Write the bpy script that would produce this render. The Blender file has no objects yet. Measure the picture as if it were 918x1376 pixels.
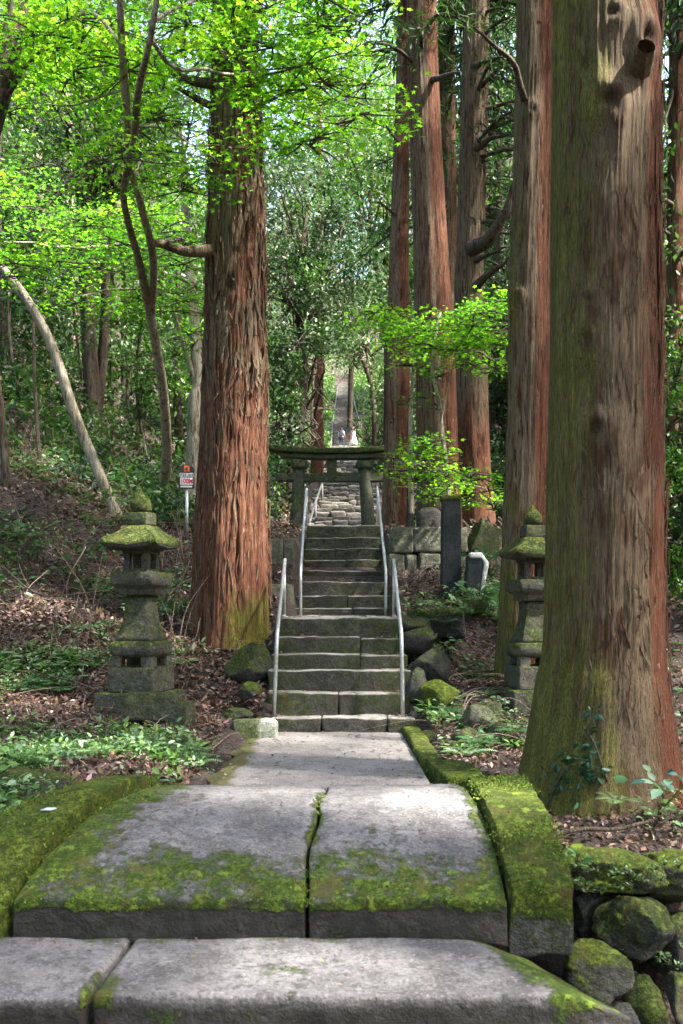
import bpy, math, random
import numpy as np
from mathutils import Vector, Matrix, Euler
R = np.random.default_rng
random.seed(7)
scene = bpy.context.scene
COL = scene.collection
F, CX, CY, H = 1350.0, 460.0, 812.0, 1.281          # focal length in photo pixels, principal ray, eye height above the path
def W(px, py, d):                                     # the place at distance d seen in photo pixel (px, py)
    return np.array([(px - CX) * d / F, d, H - (py - CY) * d / F])

# ------------------------------------------------------------------ noise
def _hash(ix, iy, iz, s):
    h = (ix.astype(np.uint32) * np.uint32(374761393) + iy.astype(np.uint32) * np.uint32(668265263)
         + iz.astype(np.uint32) * np.uint32(2147483647) + np.uint32((s * 974711 + 13) & 0xffffffff))
    h = (h ^ (h >> np.uint32(13))) * np.uint32(1274126177)
    h = (h ^ (h >> np.uint32(15))) * np.uint32(2246822519)
    h = h ^ (h >> np.uint32(16))
    return h.astype(np.float64) / 4294967295.0
def vn(p, s=0):                                       # value noise, -1..1
    p = np.asarray(p, float)
    i = np.floor(p).astype(np.int64); f = p - i; f = f * f * f * (f * (f * 6 - 15) + 10)
    x, y, z = i[..., 0], i[..., 1], i[..., 2]
    r = 0
    for dx in (0, 1):
        for dy in (0, 1):
            for dz in (0, 1):
                w = (f[..., 0] if dx else 1 - f[..., 0]) * (f[..., 1] if dy else 1 - f[..., 1]) * (f[..., 2] if dz else 1 - f[..., 2])
                r = r + w * _hash(x + dx, y + dy, z + dz, s)
    return r * 2 - 1
def fbm(p, o=4, s=0, g=.5):
    p = np.asarray(p, float); a = 1; r = 0; t = 0
    for k in range(o):
        r = r + a * vn(p * (2.03 ** k) + 17.1 * k, s + k); t += a; a *= g
    return r / t
def sm(a, b, x):
    t = np.clip((np.asarray(x, float) - a) / (b - a), 0, 1); return t * t * (3 - 2 * t)
def unit(v): return v / (np.linalg.norm(v, axis=-1, keepdims=True) + 1e-9)

# ------------------------------------------------------------------ mesh builder
class MB:
    def __init__(s): s.V = []; s.Fs = []; s.n = 0; s.C = []; s.A = {}
    def add(s, v, f, mat=0, col=None, **attr):
        v = np.asarray(v, float).reshape(-1, 3)
        for ff in (f if isinstance(f, list) else [f]):
            ff = np.asarray(ff, np.int64)
            if len(ff): s.Fs.append((ff + s.n, mat))
        s.V.append(v); m = len(v)
        c = np.ones((m, 4)) * .5
        if col is not None: c[:, :3] = col
        s.C.append((s.n, c))
        for k, a in attr.items(): s.A.setdefault(k, []).append((s.n, np.broadcast_to(a, (m,))))
        s.n += m; return s
    def build(s, name, mats, parent=None, org=None, smooth=True, label=None):
        V = np.concatenate(s.V) if s.V else np.zeros((0, 3))
        o3 = np.array(parent.location if parent is not None else (org if org is not None else (0, 0, 0)), float)
        V = V - o3
        me = bpy.data.meshes.new(name)
        me.vertices.add(len(V)); me.vertices.foreach_set('co', V.astype(np.float32).ravel())
        lv = np.concatenate([f.ravel() for f, _ in s.Fs]); lt = np.concatenate([np.full(len(f), f.shape[1]) for f, _ in s.Fs])
        mi = np.concatenate([np.full(len(f), m) for f, m in s.Fs])
        me.loops.add(len(lv)); me.loops.foreach_set('vertex_index', lv.astype(np.int32))
        me.polygons.add(len(lt)); me.polygons.foreach_set('loop_start', (np.cumsum(lt) - lt).astype(np.int32))
        me.polygons.foreach_set('material_index', mi.astype(np.int32))
        me.polygons.foreach_set('use_smooth', np.full(len(lt), bool(smooth)))
        c = np.ones((len(V), 4), np.float32) * .5
        for i, a in s.C: c[i:i + len(a)] = a
        at = me.color_attributes.new('Col', 'FLOAT_COLOR', 'POINT'); at.data.foreach_set('color', c.ravel())
        for k, L in s.A.items():
            a = np.zeros(len(V), np.float32)
            for i, x in L: a[i:i + len(x)] = x
            t = me.attributes.new(k, 'FLOAT', 'POINT'); t.data.foreach_set('value', a)
        me.update(calc_edges=True); me.validate()
        for m in (mats if isinstance(mats, (list, tuple)) else [mats]): me.materials.append(m)
        o = bpy.data.objects.new(name, me); COL.objects.link(o)
        if parent is not None: o.parent = parent
        else: o.location = o3
        if label: o['label'] = label
        return o
def tag(o, label, cat, group=None, kind=None):
    o['label'] = label
    if cat: o['category'] = cat
    if group: o['group'] = group
    if kind: o['kind'] = kind
    return o
def thing(name, loc, label, cat, group=None, rz=0):
    o = bpy.data.objects.new(name, None); COL.objects.link(o); o.empty_display_size = .2
    o.location = loc; o.rotation_euler = (0, 0, rz)
    return tag(o, label, cat, group)
def struct(o): o['kind'] = 'structure'; return o
def dup(root, loc, rz=0, label=None, sc=1.0):
    r = root.copy(); COL.objects.link(r); r.location = loc; r.rotation_euler = (0, 0, rz); r.scale = (sc,) * 3
    if label: r['label'] = label
    for ch in list(root.children):
        c = ch.copy(); COL.objects.link(c); c.parent = r
        for g in list(ch.children):
            d = g.copy(); COL.objects.link(d); d.parent = c
    return r

# ------------------------------------------------------------------ shapes
def tube(path, rad, seg=8, cap=True):
    P = np.asarray(path, float); n = len(P); rad = np.broadcast_to(rad, (n,))
    T = unit(np.gradient(P, axis=0)); ref = np.array([0.0, 1, 0]) if abs(T[:, 1]).mean() < .8 else np.array([1.0, 0, 0])
    A = unit(np.cross(T, ref)); B = np.cross(A, T)
    th = np.linspace(0, 2 * np.pi, seg, endpoint=False)
    v = P[:, None] + rad[:, None, None] * (np.cos(th)[None, :, None] * A[:, None] + np.sin(th)[None, :, None] * B[:, None])
    v = v.reshape(-1, 3)
    i = np.arange(n - 1)[:, None] * seg; j = np.arange(seg)[None]; k = (j + 1) % seg
    q = np.stack([i + j, i + k, i + seg + k, i + seg + j], -1).reshape(-1, 4)
    fs = [q]
    if cap:
        v = np.concatenate([v, P[:1], P[-1:]]); c0 = n * seg; jj = np.arange(seg); kk = (jj + 1) % seg
        fs.append(np.stack([np.full(seg, c0), kk, jj], -1))
        fs.append(np.stack([np.full(seg, c0 + 1), (n - 1) * seg + jj, (n - 1) * seg + kk], -1))
    return v, fs
def spline(pts, n):                                   # smooth path through points
    P = np.asarray(pts, float); P2 = np.concatenate([2 * P[:1] - P[1:2], P, 2 * P[-1:] - P[-2:-1]])
    L = np.linalg.norm(np.diff(P, axis=0)[:, :3], axis=1); s = np.concatenate([[0], np.cumsum(L)])
    t = np.interp(np.linspace(0, s[-1], n), s, np.arange(len(P)))
    i = np.minimum(t.astype(int), len(P) - 2); f = (t - i)[:, None]
    a, b, c, d = P2[i], P2[i + 1], P2[i + 2], P2[i + 3]
    return .5 * (2 * b + (c - a) * f + (2 * a - 5 * b + 4 * c - d) * f ** 2 + (3 * b - a - 3 * c + d) * f ** 3)
def block(dim, r=.02, step=.06, nz=.008, fr=5, seed=0):  # worn stone block centred on the origin
    ax = []
    for h in np.asarray(dim) / 2:
        rr = min(r, h * .7); m = max(2, int(round(2 * (h - rr) / step)) + 1)
        ax.append(np.unique(np.round(np.concatenate([[-h, -h + rr * .3, -h + rr * .65], np.linspace(-h + rr, h - rr, m), [h - rr * .65, h - rr * .3, h]]), 6)))
    vs, fs, n = [], [], 0
    for a, b, c in ((0, 1, 2), (1, 2, 0), (2, 0, 1)):
        for sg in (-1, 1):
            u, w = np.meshgrid(ax[a], ax[b], indexing='ij'); p = np.zeros(u.shape + (3,))
            p[..., a] = u; p[..., b] = w; p[..., c] = sg * dim[c] / 2
            A, B = u.shape; i = np.arange(A - 1)[:, None] * B + np.arange(B - 1)[None]
            q = np.stack([i, i + B, i + B + 1, i + 1], -1).reshape(-1, 4)
            if sg < 0: q = q[:, ::-1]
            vs.append(p.reshape(-1, 3)); fs.append(q + n); n += A * B
    v = np.concatenate(vs); f = np.concatenate(fs)
    _, ui, inv = np.unique(np.round(v, 5), axis=0, return_index=True, return_inverse=True)
    v = v[ui]; f = inv.reshape(-1)[f]
    hd = np.asarray(dim) / 2; rv = np.minimum(r, hd * .7); c = np.clip(v, -(hd - rv), hd - rv); d = (v - c) / rv
    l = np.linalg.norm(d, axis=1, keepdims=True); v = c + np.where(l > 1e-6, d / np.maximum(l, 1e-6), 0) * rv * np.minimum(l, 1)
    if nz:
        k = np.stack([fbm(v * fr + seed * 7.3, 4, seed + 3 * q) for q in range(3)], -1); v = v + nz * k
    return v, f
_ico = {}
def ico(n):
    if n in _ico: return _ico[n]
    import bmesh
    b = bmesh.new(); bmesh.ops.create_icosphere(b, subdivisions=n, radius=1)
    v = np.array([x.co for x in b.verts]); f = np.array([[q.index for q in x.verts] for x in b.faces]); b.free()
    _ico[n] = (v, f); return v, f
def rock(c, size, seed=0, facets=9, sub=4, nz=.06, rot=0, tilt=0):
    v, f = ico(sub); r = R(seed); N = unit(r.normal(size=(facets, 3))); D = r.uniform(.5, .9, facets)
    t = np.ones(len(v)) * 1.0
    for n_, d_ in zip(N, D):
        k = v @ n_; t = np.minimum(t, np.where(k > .05, d_ / np.maximum(k, .05), 9))
    v = v * t[:, None]; v = v * (1 + nz * 1.6 * fbm(v * 2.2 + seed, 5, seed)[:, None] + .022 * fbm(v * 11, 3, seed)[:, None])
    v = v * np.asarray(size) / 2 * 1.1
    if tilt: v = v @ np.array(Matrix.Rotation(tilt, 3, 'Y')).T
    ca, sa = math.cos(rot), math.sin(rot); v = np.stack([v[:, 0] * ca - v[:, 1] * sa, v[:, 0] * sa + v[:, 1] * ca, v[:, 2]], -1)
    return v + np.asarray(c), f
def rotz(v, a):
    ca, sa = math.cos(a), math.sin(a); return np.stack([v[:, 0] * ca - v[:, 1] * sa, v[:, 0] * sa + v[:, 1] * ca, v[:, 2]], -1)
def sqloft(levels, n=8, p=9, lift=None):              # square section loft: levels (z, half width)
    th = np.linspace(0, 2 * np.pi, 8 * n, endpoint=False) + math.pi / 4
    e = 2.0 / p; x = np.sign(np.cos(th)) * np.abs(np.cos(th)) ** e; y = np.sign(np.sin(th)) * np.abs(np.sin(th)) ** e
    cf = (np.minimum(abs(x), abs(y)) / np.maximum(abs(x), abs(y))) ** 3
    V = []
    for k, lv in enumerate(levels):
        z, w = lv[0], lv[1]; l = lv[2] if len(lv) > 2 else 0
        V.append(np.stack([x * w, y * w, z + l * cf], -1))
    m = 8 * n; L = len(levels); v = np.concatenate(V + [np.array([[0, 0, levels[0][0]], [0, 0, levels[-1][0]]])])
    i = np.arange(L - 1)[:, None] * m; j = np.arange(m)[None]; k = (j + 1) % m
    q = np.stack([i + j, i + k, i + m + k, i + m + j], -1).reshape(-1, 4); jj = np.arange(m); kk = (jj + 1) % m
    return v, [q, np.stack([np.full(m, L * m), kk, jj], -1), np.stack([np.full(m, L * m + 1), (L - 1) * m + jj, (L - 1) * m + kk], -1)]
def lathe(levels, seg=24):
    L = len(levels); th = np.linspace(0, 2 * np.pi, seg, endpoint=False)
    v = np.concatenate([np.stack([np.cos(th) * r, np.sin(th) * r, np.full(seg, z)], -1) for z, r in levels])
    i = np.arange(L - 1)[:, None] * seg; j = np.arange(seg)[None]; k = (j + 1) % seg
    return v, np.stack([i + j, i + k, i + seg + k, i + seg + j], -1).reshape(-1, 4)
DIA = (np.array([[0, 0, 0], [.24, .45, .07], [0, 1, 0], [-.24, .45, .07]]), np.array([[0, 1, 2], [0, 2, 3]]))
NEED = (np.array([[0, 0, 0], [.1, .5, .03], [0, 1, -.08], [-.1, .5, .03]]), np.array([[0, 1, 2], [0, 2, 3]]))
OVAL = (np.array([[0, 0, 0], [.2, .28, .06], [.22, .6, .06], [0, 1, -.06], [-.22, .6, .06], [-.2, .28, .06], [0, .45, 0]]),
        np.array([[0, 1, 6], [1, 2, 6], [2, 3, 6], [3, 4, 6], [4, 5, 6], [5, 0, 6]]))
def _maple():
    pts = [[0, .0, 0]]; A = [-130, -100, -65, -33, 0, 33, 65, 100, 130]
    L = [.42, .2, .62, .26, .72, .26, .62, .2, .42]
    for a, l in zip(A, L): pts.append([math.sin(math.radians(a)) * l, .28 + math.cos(math.radians(a)) * l, -.12 * l if l > .3 else .02])
    n = len(pts)
    return np.array(pts), np.array([[0, k, k + 1] for k in range(1, n - 1)])
MAPLE = _maple()
SUN_EL, SUN_DIR = math.radians(54), np.array([.88, -.32])      # towards the sun
_a = math.atan2(SUN_DIR[0], SUN_DIR[1]); SUNV = np.array([math.sin(_a) * math.cos(SUN_EL), math.cos(_a) * math.cos(SUN_EL), math.sin(SUN_EL)])
GAPS = []                                             # openings in the canopy: (place the light falls on, radius)
MOSS = []                                             # places thick with moss, for its tufts
def leaves(mb, P, size, tm, rng, up=.6, droop=0, col=None, mat=0, dirs=None, cj=.25):
    P = np.asarray(P, float); size = np.broadcast_to(size, (len(P),)); col = np.asarray(col, float)
    if len(P) and P[:, 2].max() > 3.4:
        keep = ~((np.abs(P[:, 0] - .1) < 1.15) & (P[:, 1] > 23) & (P[:, 1] < 92) & (P[:, 2] < base_z(P[:, 1]) + 4.3 + .03 * (P[:, 1] - 23)))   # the open way above the stairs
        for g, r in GAPS:
            d = P - np.asarray(g); t = d @ SUNV; q = np.linalg.norm(d - t[:, None] * SUNV, axis=1); keep &= ~((t > 1.2) & (q < r * (.8 + .4 * rng.random(len(P)))))
        if not keep.all():
            P = P[keep]; size = size[keep]; col = col[keep] if col.ndim == 2 else col; dirs = dirs[keep] if dirs is not None else None
    N = len(P)
    if N == 0: return
    nr = rng.normal(size=(N, 3)) * (1 - up); nr[:, 2] += up; nr = unit(nr)
    t = rng.normal(size=(N, 3)) if dirs is None else dirs + rng.normal(size=(N, 3)) * .25
    t[:, 2] -= droop; t = unit(t - (t * nr).sum(1, keepdims=True) * nr); b = np.cross(nr, t)
    V, Fc = tm; size = np.broadcast_to(size, (N,))
    v = P[:, None] + size[:, None, None] * (V[None, :, 0, None] * b[:, None] + V[None, :, 1, None] * t[:, None] + V[None, :, 2, None] * nr[:, None])
    f = (Fc[None] + (np.arange(N) * len(V))[:, None, None]).reshape(-1, Fc.shape[1])
    c = np.broadcast_to(np.asarray(col, float), (N, 3)) * np.exp(rng.normal(size=(N, 1)) * cj) * np.exp(rng.normal(size=(N, 3)) * cj * .25)
    mb.add(v.reshape(-1, 3), f, mat, np.repeat(c, len(V), 0))

# ------------------------------------------------------------------ materials
class G:
    def __init__(s, name):
        s.m = bpy.data.materials.new(name); s.m.use_nodes = True; s.t = s.m.node_tree; s.t.nodes.clear()
        s.out = s.n('ShaderNodeOutputMaterial'); s.p = s.n('ShaderNodeBsdfPrincipled'); s.l(s.p.outputs[0], s.out.inputs[0])
        s.pos = s.n('ShaderNodeNewGeometry').outputs['Position']
    def n(s, t, **k):
        x = s.t.nodes.new(t)
        for a, b in k.items(): setattr(x, a, b)
        return x
    def l(s, a, b): s.t.links.new(a, b)
    def put(s, sock, v):
        if isinstance(v, bpy.types.NodeSocket): s.l(v, sock)
        elif isinstance(v, (tuple, list)) and len(v) == 3 and sock.type == 'RGBA': sock.default_value = (*v, 1)
        else: sock.default_value = v
    def sc(s, v, k):
        x = s.n('ShaderNodeVectorMath', operation='MULTIPLY'); s.l(v, x.inputs[0]); x.inputs[1].default_value = k if isinstance(k, (tuple, list)) else (k, k, k); return x.outputs[0]
    def noise(s, scale, det=5, rough=.6, vec=None, dist=0):
        x = s.n('ShaderNodeTexNoise'); s.l(vec if vec is not None else s.pos, x.inputs['Vector'])
        x.inputs['Scale'].default_value = scale; x.inputs['Detail'].default_value = det; x.inputs['Roughness'].default_value = rough; x.inputs['Distortion'].default_value = dist
        return x.outputs[0]
    def vor(s, scale, vec=None, feat='F1'):
        x = s.n('ShaderNodeTexVoronoi', feature=feat); s.l(vec if vec is not None else s.pos, x.inputs['Vector']); x.inputs['Scale'].default_value = scale; return x
    def rng(s, v, a, b, c=0., d=1.):
        x = s.n('ShaderNodeMapRange', interpolation_type='SMOOTHSTEP'); s.put(x.inputs[0], v)
        for i, q in enumerate((a, b, c, d)): x.inputs[1 + i].default_value = q
        return x.outputs[0]
    def ma(s, op, a, b=0.):
        x = s.n('ShaderNodeMath', operation=op); s.put(x.inputs[0], a); s.put(x.inputs[1], b); return x.outputs[0]
    def mix(s, f, a, b, bt='MIX'):
        x = s.n('ShaderNodeMix', data_type='RGBA', blend_type=bt); s.put(x.inputs[0], f); s.put(x.inputs[6], a); s.put(x.inputs[7], b); return x.outputs[2]
    def ramp(s, f, st):
        x = s.n('ShaderNodeValToRGB'); s.l(f, x.inputs[0]); e = x.color_ramp.elements
        while len(e) < len(st): e.new(.5)
        for q, (p, c) in zip(e, st): q.position = p; q.color = (*c, 1)
        return x.outputs[0]
    def attr(s, name, out='Fac'):
        return s.n('ShaderNodeAttribute', attribute_name=name).outputs[out]
    def bump(s, h, st=.5, d=.02, nrm=None):
        x = s.n('ShaderNodeBump'); x.inputs['Strength'].default_value = st; x.inputs['Distance'].default_value = d; s.l(h, x.inputs['Height'])
        if nrm is not None: s.l(nrm, x.inputs['Normal'])
        return x.outputs[0]
    def nz(s):
        x = s.n('ShaderNodeSeparateXYZ'); s.l(s.n('ShaderNodeNewGeometry').outputs['Normal'], x.inputs[0]); return x.outputs[2]
    def fin(s, col, rough=.85, nrm=None, spec=.3):
        s.put(s.p.inputs['Base Color'], col); s.put(s.p.inputs['Roughness'], rough); s.p.inputs['Specular IOR Level'].default_value = spec
        if nrm is not None: s.l(nrm, s.p.inputs['Normal'])
        return s.m
def stone_mat(name, c1, c2, c3, moss1=(.05, .085, .012), moss2=(.11, .15, .025), thr=.62, wid=.16, upb=.12, sc=3.0, top=None, bump=.5, fine=60, spk=0.):
    g = G(name)
    big = g.noise(sc, 5, .62); fi = g.noise(fine, 5, .7); mid = g.noise(sc * 5, 5, .65)
    c = g.ramp(big, [(.36, c1), (.5, c2), (.64, c3)])
    c = g.mix(g.rng(mid, .48, .64, 0., .75), c, tuple(x * .7 for x in c1))
    c = g.mix(g.rng(fi, .54, .66, 0., .6), c, tuple(x * 1.6 for x in c3))
    c = g.mix(g.rng(fi, .46, .36, 0., .7), c, tuple(x * .4 for x in c1))
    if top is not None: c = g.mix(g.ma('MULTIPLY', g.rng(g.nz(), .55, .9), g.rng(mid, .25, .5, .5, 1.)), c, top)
    pale = g.rng(g.noise(sc * 2.3, 3, .5, vec=g.sc(g.pos, (1, 1, 1.7))), .62, .72, 0., .35)
    c = g.mix(pale, c, tuple(min(1, x * 1.6 + .03) for x in c3))
    c = g.mix(g.ma('MULTIPLY', g.attr('damp'), g.rng(mid, .2, .6, .75, 1.)), c, tuple(x * f for x, f in zip(c1, (.26, .26, .22))))  # front faces darkened: damp stone, plus their shade put into the colour
    a = g.ma('ADD', g.ma('MULTIPLY', big, .55), g.ma('MULTIPLY', g.noise(sc * 3.4, 6, .7), .45))
    a = g.ma('ADD', a, g.ma('MULTIPLY', g.nz(), upb)); a = g.ma('ADD', a, g.attr('moss'))
    if spk: a = g.ma('ADD', a, g.ma('MULTIPLY', g.ma('SUBTRACT', g.noise(19, 6, .75), .5), spk)); a = g.ma('ADD', a, g.ma('MULTIPLY', g.ma('SUBTRACT', g.noise(4.2, 4, .6), .5), spk))
    mm = g.rng(a, thr - wid * .5, thr + wid * .5)
    mc = g.mix(g.rng(g.noise(sc * 3, 4, .7), .4, .6), moss1, moss2)
    mc = g.mix(g.rng(g.noise(fine * .8, 4, .7), .44, .6, .75, 0.), mc, tuple(x * .35 for x in moss1))
    mc = g.mix(g.rng(g.noise(sc * 2.1, 4, .6), .54, .64, 0., .65), mc, (.13, .11, .03))
    mc = g.mix(g.rng(g.noise(sc * 5.3, 3, .6), .58, .66, 0., .8), mc, tuple(x * 1.5 for x in moss2))
    c = g.mix(mm, c, mc)
    h = g.ma('ADD', g.ma('MULTIPLY', mid, .6), g.ma('MULTIPLY', fi, .35))
    h = g.ma('ADD', h, g.ma('MULTIPLY', mm, g.ma('ADD', g.ma('MULTIPLY', g.noise(fine * 2, 3, .7), 1.2), .4)))
    return g.fin(c, g.mix(mm, (.75,) * 3, (.95,) * 3), g.bump(h, min(1., bump * 1.3), .035))
M = {}
M['deck'] = stone_mat('pale_worn_stone', (.098, .093, .095), (.145, .138, .141), (.195, .186, .19), moss1=(.07, .115, .012), moss2=(.14, .21, .024), thr=.84, wid=.26, upb=.0, sc=3.4, bump=.6, spk=.95)
M['kerb'] = stone_mat('mossy_kerb_stone', (.05, .05, .045), (.085, .085, .075), (.12, .12, .11), moss1=(.09, .135, .012), moss2=(.2, .27, .026), thr=.56, wid=.24, upb=.22, sc=3, bump=.9, spk=.5)
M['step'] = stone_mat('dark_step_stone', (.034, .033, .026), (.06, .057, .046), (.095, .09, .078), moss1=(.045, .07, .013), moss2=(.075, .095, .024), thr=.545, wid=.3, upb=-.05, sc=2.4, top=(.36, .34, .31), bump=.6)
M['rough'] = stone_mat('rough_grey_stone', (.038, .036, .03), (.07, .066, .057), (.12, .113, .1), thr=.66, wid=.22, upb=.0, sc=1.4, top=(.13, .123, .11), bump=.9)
M['rock'] = stone_mat('mossy_rock', (.035, .035, .032), (.065, .063, .058), (.11, .105, .095), moss1=(.05, .08, .012), moss2=(.12, .165, .025), thr=.6, wid=.22, upb=.2, sc=4, bump=.8)
M['lantern'] = stone_mat('lantern_stone', (.045, .045, .037), (.08, .078, .063), (.13, .125, .1), moss1=(.05, .08, .014), moss2=(.14, .18, .03), thr=.6, wid=.26, upb=.24, sc=4, bump=.7)
M['torii'] = stone_mat('torii_stone', (.07, .075, .055), (.11, .115, .088), (.15, .155, .125), moss1=(.055, .08, .02), moss2=(.12, .15, .045), thr=.56, wid=.25, upb=.15, sc=3, bump=.5)
M['stele'] = stone_mat('dark_slate_stone', (.012, .014, .017), (.02, .023, .026), (.035, .037, .04), moss1=(.05, .08, .014), moss2=(.12, .16, .03), thr=.8, wid=.2, upb=.35, sc=3, bump=.25)
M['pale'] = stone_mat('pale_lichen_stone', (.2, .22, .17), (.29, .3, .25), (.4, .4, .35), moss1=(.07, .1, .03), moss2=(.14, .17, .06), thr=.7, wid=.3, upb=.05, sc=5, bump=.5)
M['white'] = stone_mat('sunlit_white_stone', (.5, .5, .5), (.62, .62, .6), (.75, .75, .73), thr=.9, wid=.2, upb=0, sc=5, bump=.4)  # white that stands in for sunlight on the short post

def ground_mat():
    g = G('leaf_litter_soil'); a = g.noise(1.1, 6, .65); v = g.vor(26); v2 = g.vor(55)
    c = g.ramp(v.outputs['Distance'], [(.05, (.15, .105, .095)), (.35, (.075, .052, .047)), (.7, (.02, .014, .013))])
    c2 = g.mix(g.rng(v2.outputs['Distance'], .1, .6), (.14, .1, .09), (.035, .027, .024))
    c = g.mix(.5, c, c2); c = g.mix(g.rng(a, .4, .65), c, (.045, .034, .03))
    mo = g.ma('ADD', g.noise(2.4, 6, .7), g.attr('moss'))
    c = g.mix(g.rng(mo, .62, .75), c, (.06, .085, .018))
    return g.fin(c, .92, g.bump(g.ma('ADD', g.ma('MULTIPLY', v.outputs['Distance'], -1.), g.noise(40, 4, .7)), .9, .03))
M['ground'] = ground_mat()
def path_mat():
    g = G('gravelly_path'); f = g.noise(130, 4, .75); b = g.noise(1.6, 5, .6); v = g.vor(85)
    c = g.ramp(b, [(.3, (.15, .135, .13)), (.55, (.235, .215, .21)), (.75, (.3, .275, .265))])
    c = g.mix(g.rng(f, .53, .64, 0., .75), c, (.42, .4, .38)); c = g.mix(g.rng(f, .47, .36, 0., .8), c, (.06, .052, .048))
    c = g.mix(g.rng(g.noise(9, 5, .7), .5, .64, 0., .6), c, (.09, .08, .075))
    c = g.mix(g.rng(v.outputs['Color'], .8, .95, 0., .6), c, (.45, .42, .4))
    mo = g.ma('ADD', g.noise(3, 6, .7), g.attr('moss'))
    c = g.mix(g.rng(mo, .66, .95), c, g.mix(g.noise(20), (.05, .06, .015), (.14, .12, .05)))
    return g.fin(c, .93, g.bump(g.ma('ADD', f, g.ma('MULTIPLY', v.outputs['Distance'], -.8)), .7, .012))
M['path'] = path_mat()
def bark_mat(name, red, grey, dark, green=(.085, .1, .018), fib=1.0, dk=.92, zs=1.0):
    g = G(name); st = g.sc(g.pos, (34 * fib, 34 * fib, 2.6 * zs)); s2 = g.sc(g.pos, (120 * fib, 120 * fib, 6.5 * zs)); s3 = g.sc(g.pos, (7 * fib, 7 * fib, 1.1))
    a = g.noise(1, 6, .7, st, .35); b = g.noise(1, 5, .7, s2, .2); d = g.noise(1, 4, .6, s3, .5)
    tone = g.ma('ADD', g.attr('tone'), g.ma('MULTIPLY', g.ma('SUBTRACT', d, .5), 1.5))
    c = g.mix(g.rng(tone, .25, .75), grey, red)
    c = g.mix(g.rng(b, .52, .66, 0., .5), c, tuple(min(1, x * 1.6 + .01) for x in grey))
    c = g.mix(g.rng(a, .5, .37, 0., dk), c, dark)
    c = g.mix(g.rng(b, .47, .36, 0., .7), c, tuple(x * .8 for x in dark))
    c = g.mix(g.rng(g.noise(1, 4, .65, g.sc(g.pos, (6, 6, 1.6))), .54, .66, 0., .7), c, tuple(x * .42 for x in red))
    c = g.mix(g.rng(g.noise(1, 3, .6, g.sc(g.pos, (18, 18, 7.))), .66, .71, 0., .5), c, (.32, .25, .19))
    c = g.mix(g.ma('MULTIPLY', g.attr('knot'), g.rng(g.noise(45, 4, .7), .35, .6, .5, 1.)), c, tuple(x * 1.1 for x in dark))
    mo = g.ma('ADD', g.ma('MULTIPLY', g.noise(1, 5, .7, g.sc(g.pos, (16, 16, 2.2))), .7), g.attr('moss'))
    mo = g.ma('ADD', mo, g.ma('MULTIPLY', g.ma('SUBTRACT', g.noise(3.2, 5, .65), .5), .9))
    mm = g.rng(mo, .5, .95, 0., .85)
    c = g.mix(mm, c, g.mix(g.rng(b, .4, .6), tuple(x * .35 for x in green), g.mix(g.rng(d, .42, .58), tuple(x * .9 for x in green), tuple(x * 1.5 for x in green))))
    h = g.ma('ADD', a, g.ma('MULTIPLY', b, .5))
    return g.fin(c, .9, g.bump(h, 1., .03), .2)
M['bark_red'] = bark_mat('cedar_bark', (.135, .05, .027), (.17, .128, .085), (.018, .01, .006), (.14, .145, .022))
M['bark_fine'] = bark_mat('fine_cedar_bark', (.135, .045, .024), (.16, .117, .074), (.026, .014, .008), (.155, .16, .03), 1.8, .6, 1.7)
M['bark_grey'] = bark_mat('pale_smooth_bark', (.23, .19, .14), (.36, .32, .26), (.07, .055, .04), (.1, .12, .04), .6)
M['bark_mid'] = bark_mat('brownish_smooth_bark', (.13, .09, .06), (.21, .17, .13), (.035, .026, .02), (.09, .1, .04), .6)
M['bark_dark'] = bark_mat('dark_bark', (.06, .042, .03), (.11, .092, .07), (.016, .012, .009), (.06, .075, .02), .7)
def leaf_mat(name, tr=.45, rough=.45, spec=.4, gain=1.5):
    g = G(name); c = g.attr('Col', 'Color'); g.put(g.p.inputs['Base Color'], c); g.p.inputs['Roughness'].default_value = rough; g.p.inputs['Specular IOR Level'].default_value = spec
    t = g.n('ShaderNodeBsdfTranslucent'); g.l(g.mix(1., c, (gain * .84, gain * 1.03, gain * .6), 'MULTIPLY'), t.inputs[0])
    x = g.n('ShaderNodeMixShader'); x.inputs[0].default_value = tr; g.l(g.p.outputs[0], x.inputs[1]); g.l(t.outputs[0], x.inputs[2]); g.l(x.outputs[0], g.out.inputs[0])
    return g.m
M['leaf'] = leaf_mat('green_leaf'); M['maple'] = leaf_mat('maple_leaf', .62, .55, .25, 2.2)
M['needle'] = leaf_mat('cedar_needles', .25, .6, .3, 1.2); M['gloss'] = leaf_mat('glossy_leaf', .32, .42, .4, 1.6)
M['dry'] = leaf_mat('dry_leaf', .15, .8, .2, 1.0)
def plain(name, c, rough=.6, metal=0, spec=.4, nzs=None):
    g = G(name)
    if nzs: c = g.mix(g.rng(g.noise(nzs, 5, .65), .35, .7), tuple(x * .7 for x in c), tuple(min(1, x * 1.15) for x in c))
    m = g.fin(c, rough, None, spec); g.p.inputs['Metallic'].default_value = metal; return m
def metal_mat():
    g = G('steel_pipe'); n = g.noise(30, 5, .7)
    m = g.fin(g.mix(g.rng(n, .4, .7), (.42, .42, .43), (.62, .62, .63)), g.rng(n, .3, .7, .32, .6)); g.p.inputs['Metallic'].default_value = .85; return m
M['metal'] = metal_mat(); M['dull'] = plain('dull_grey_pipe', (.1, .1, .1), .6, .3)
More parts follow.
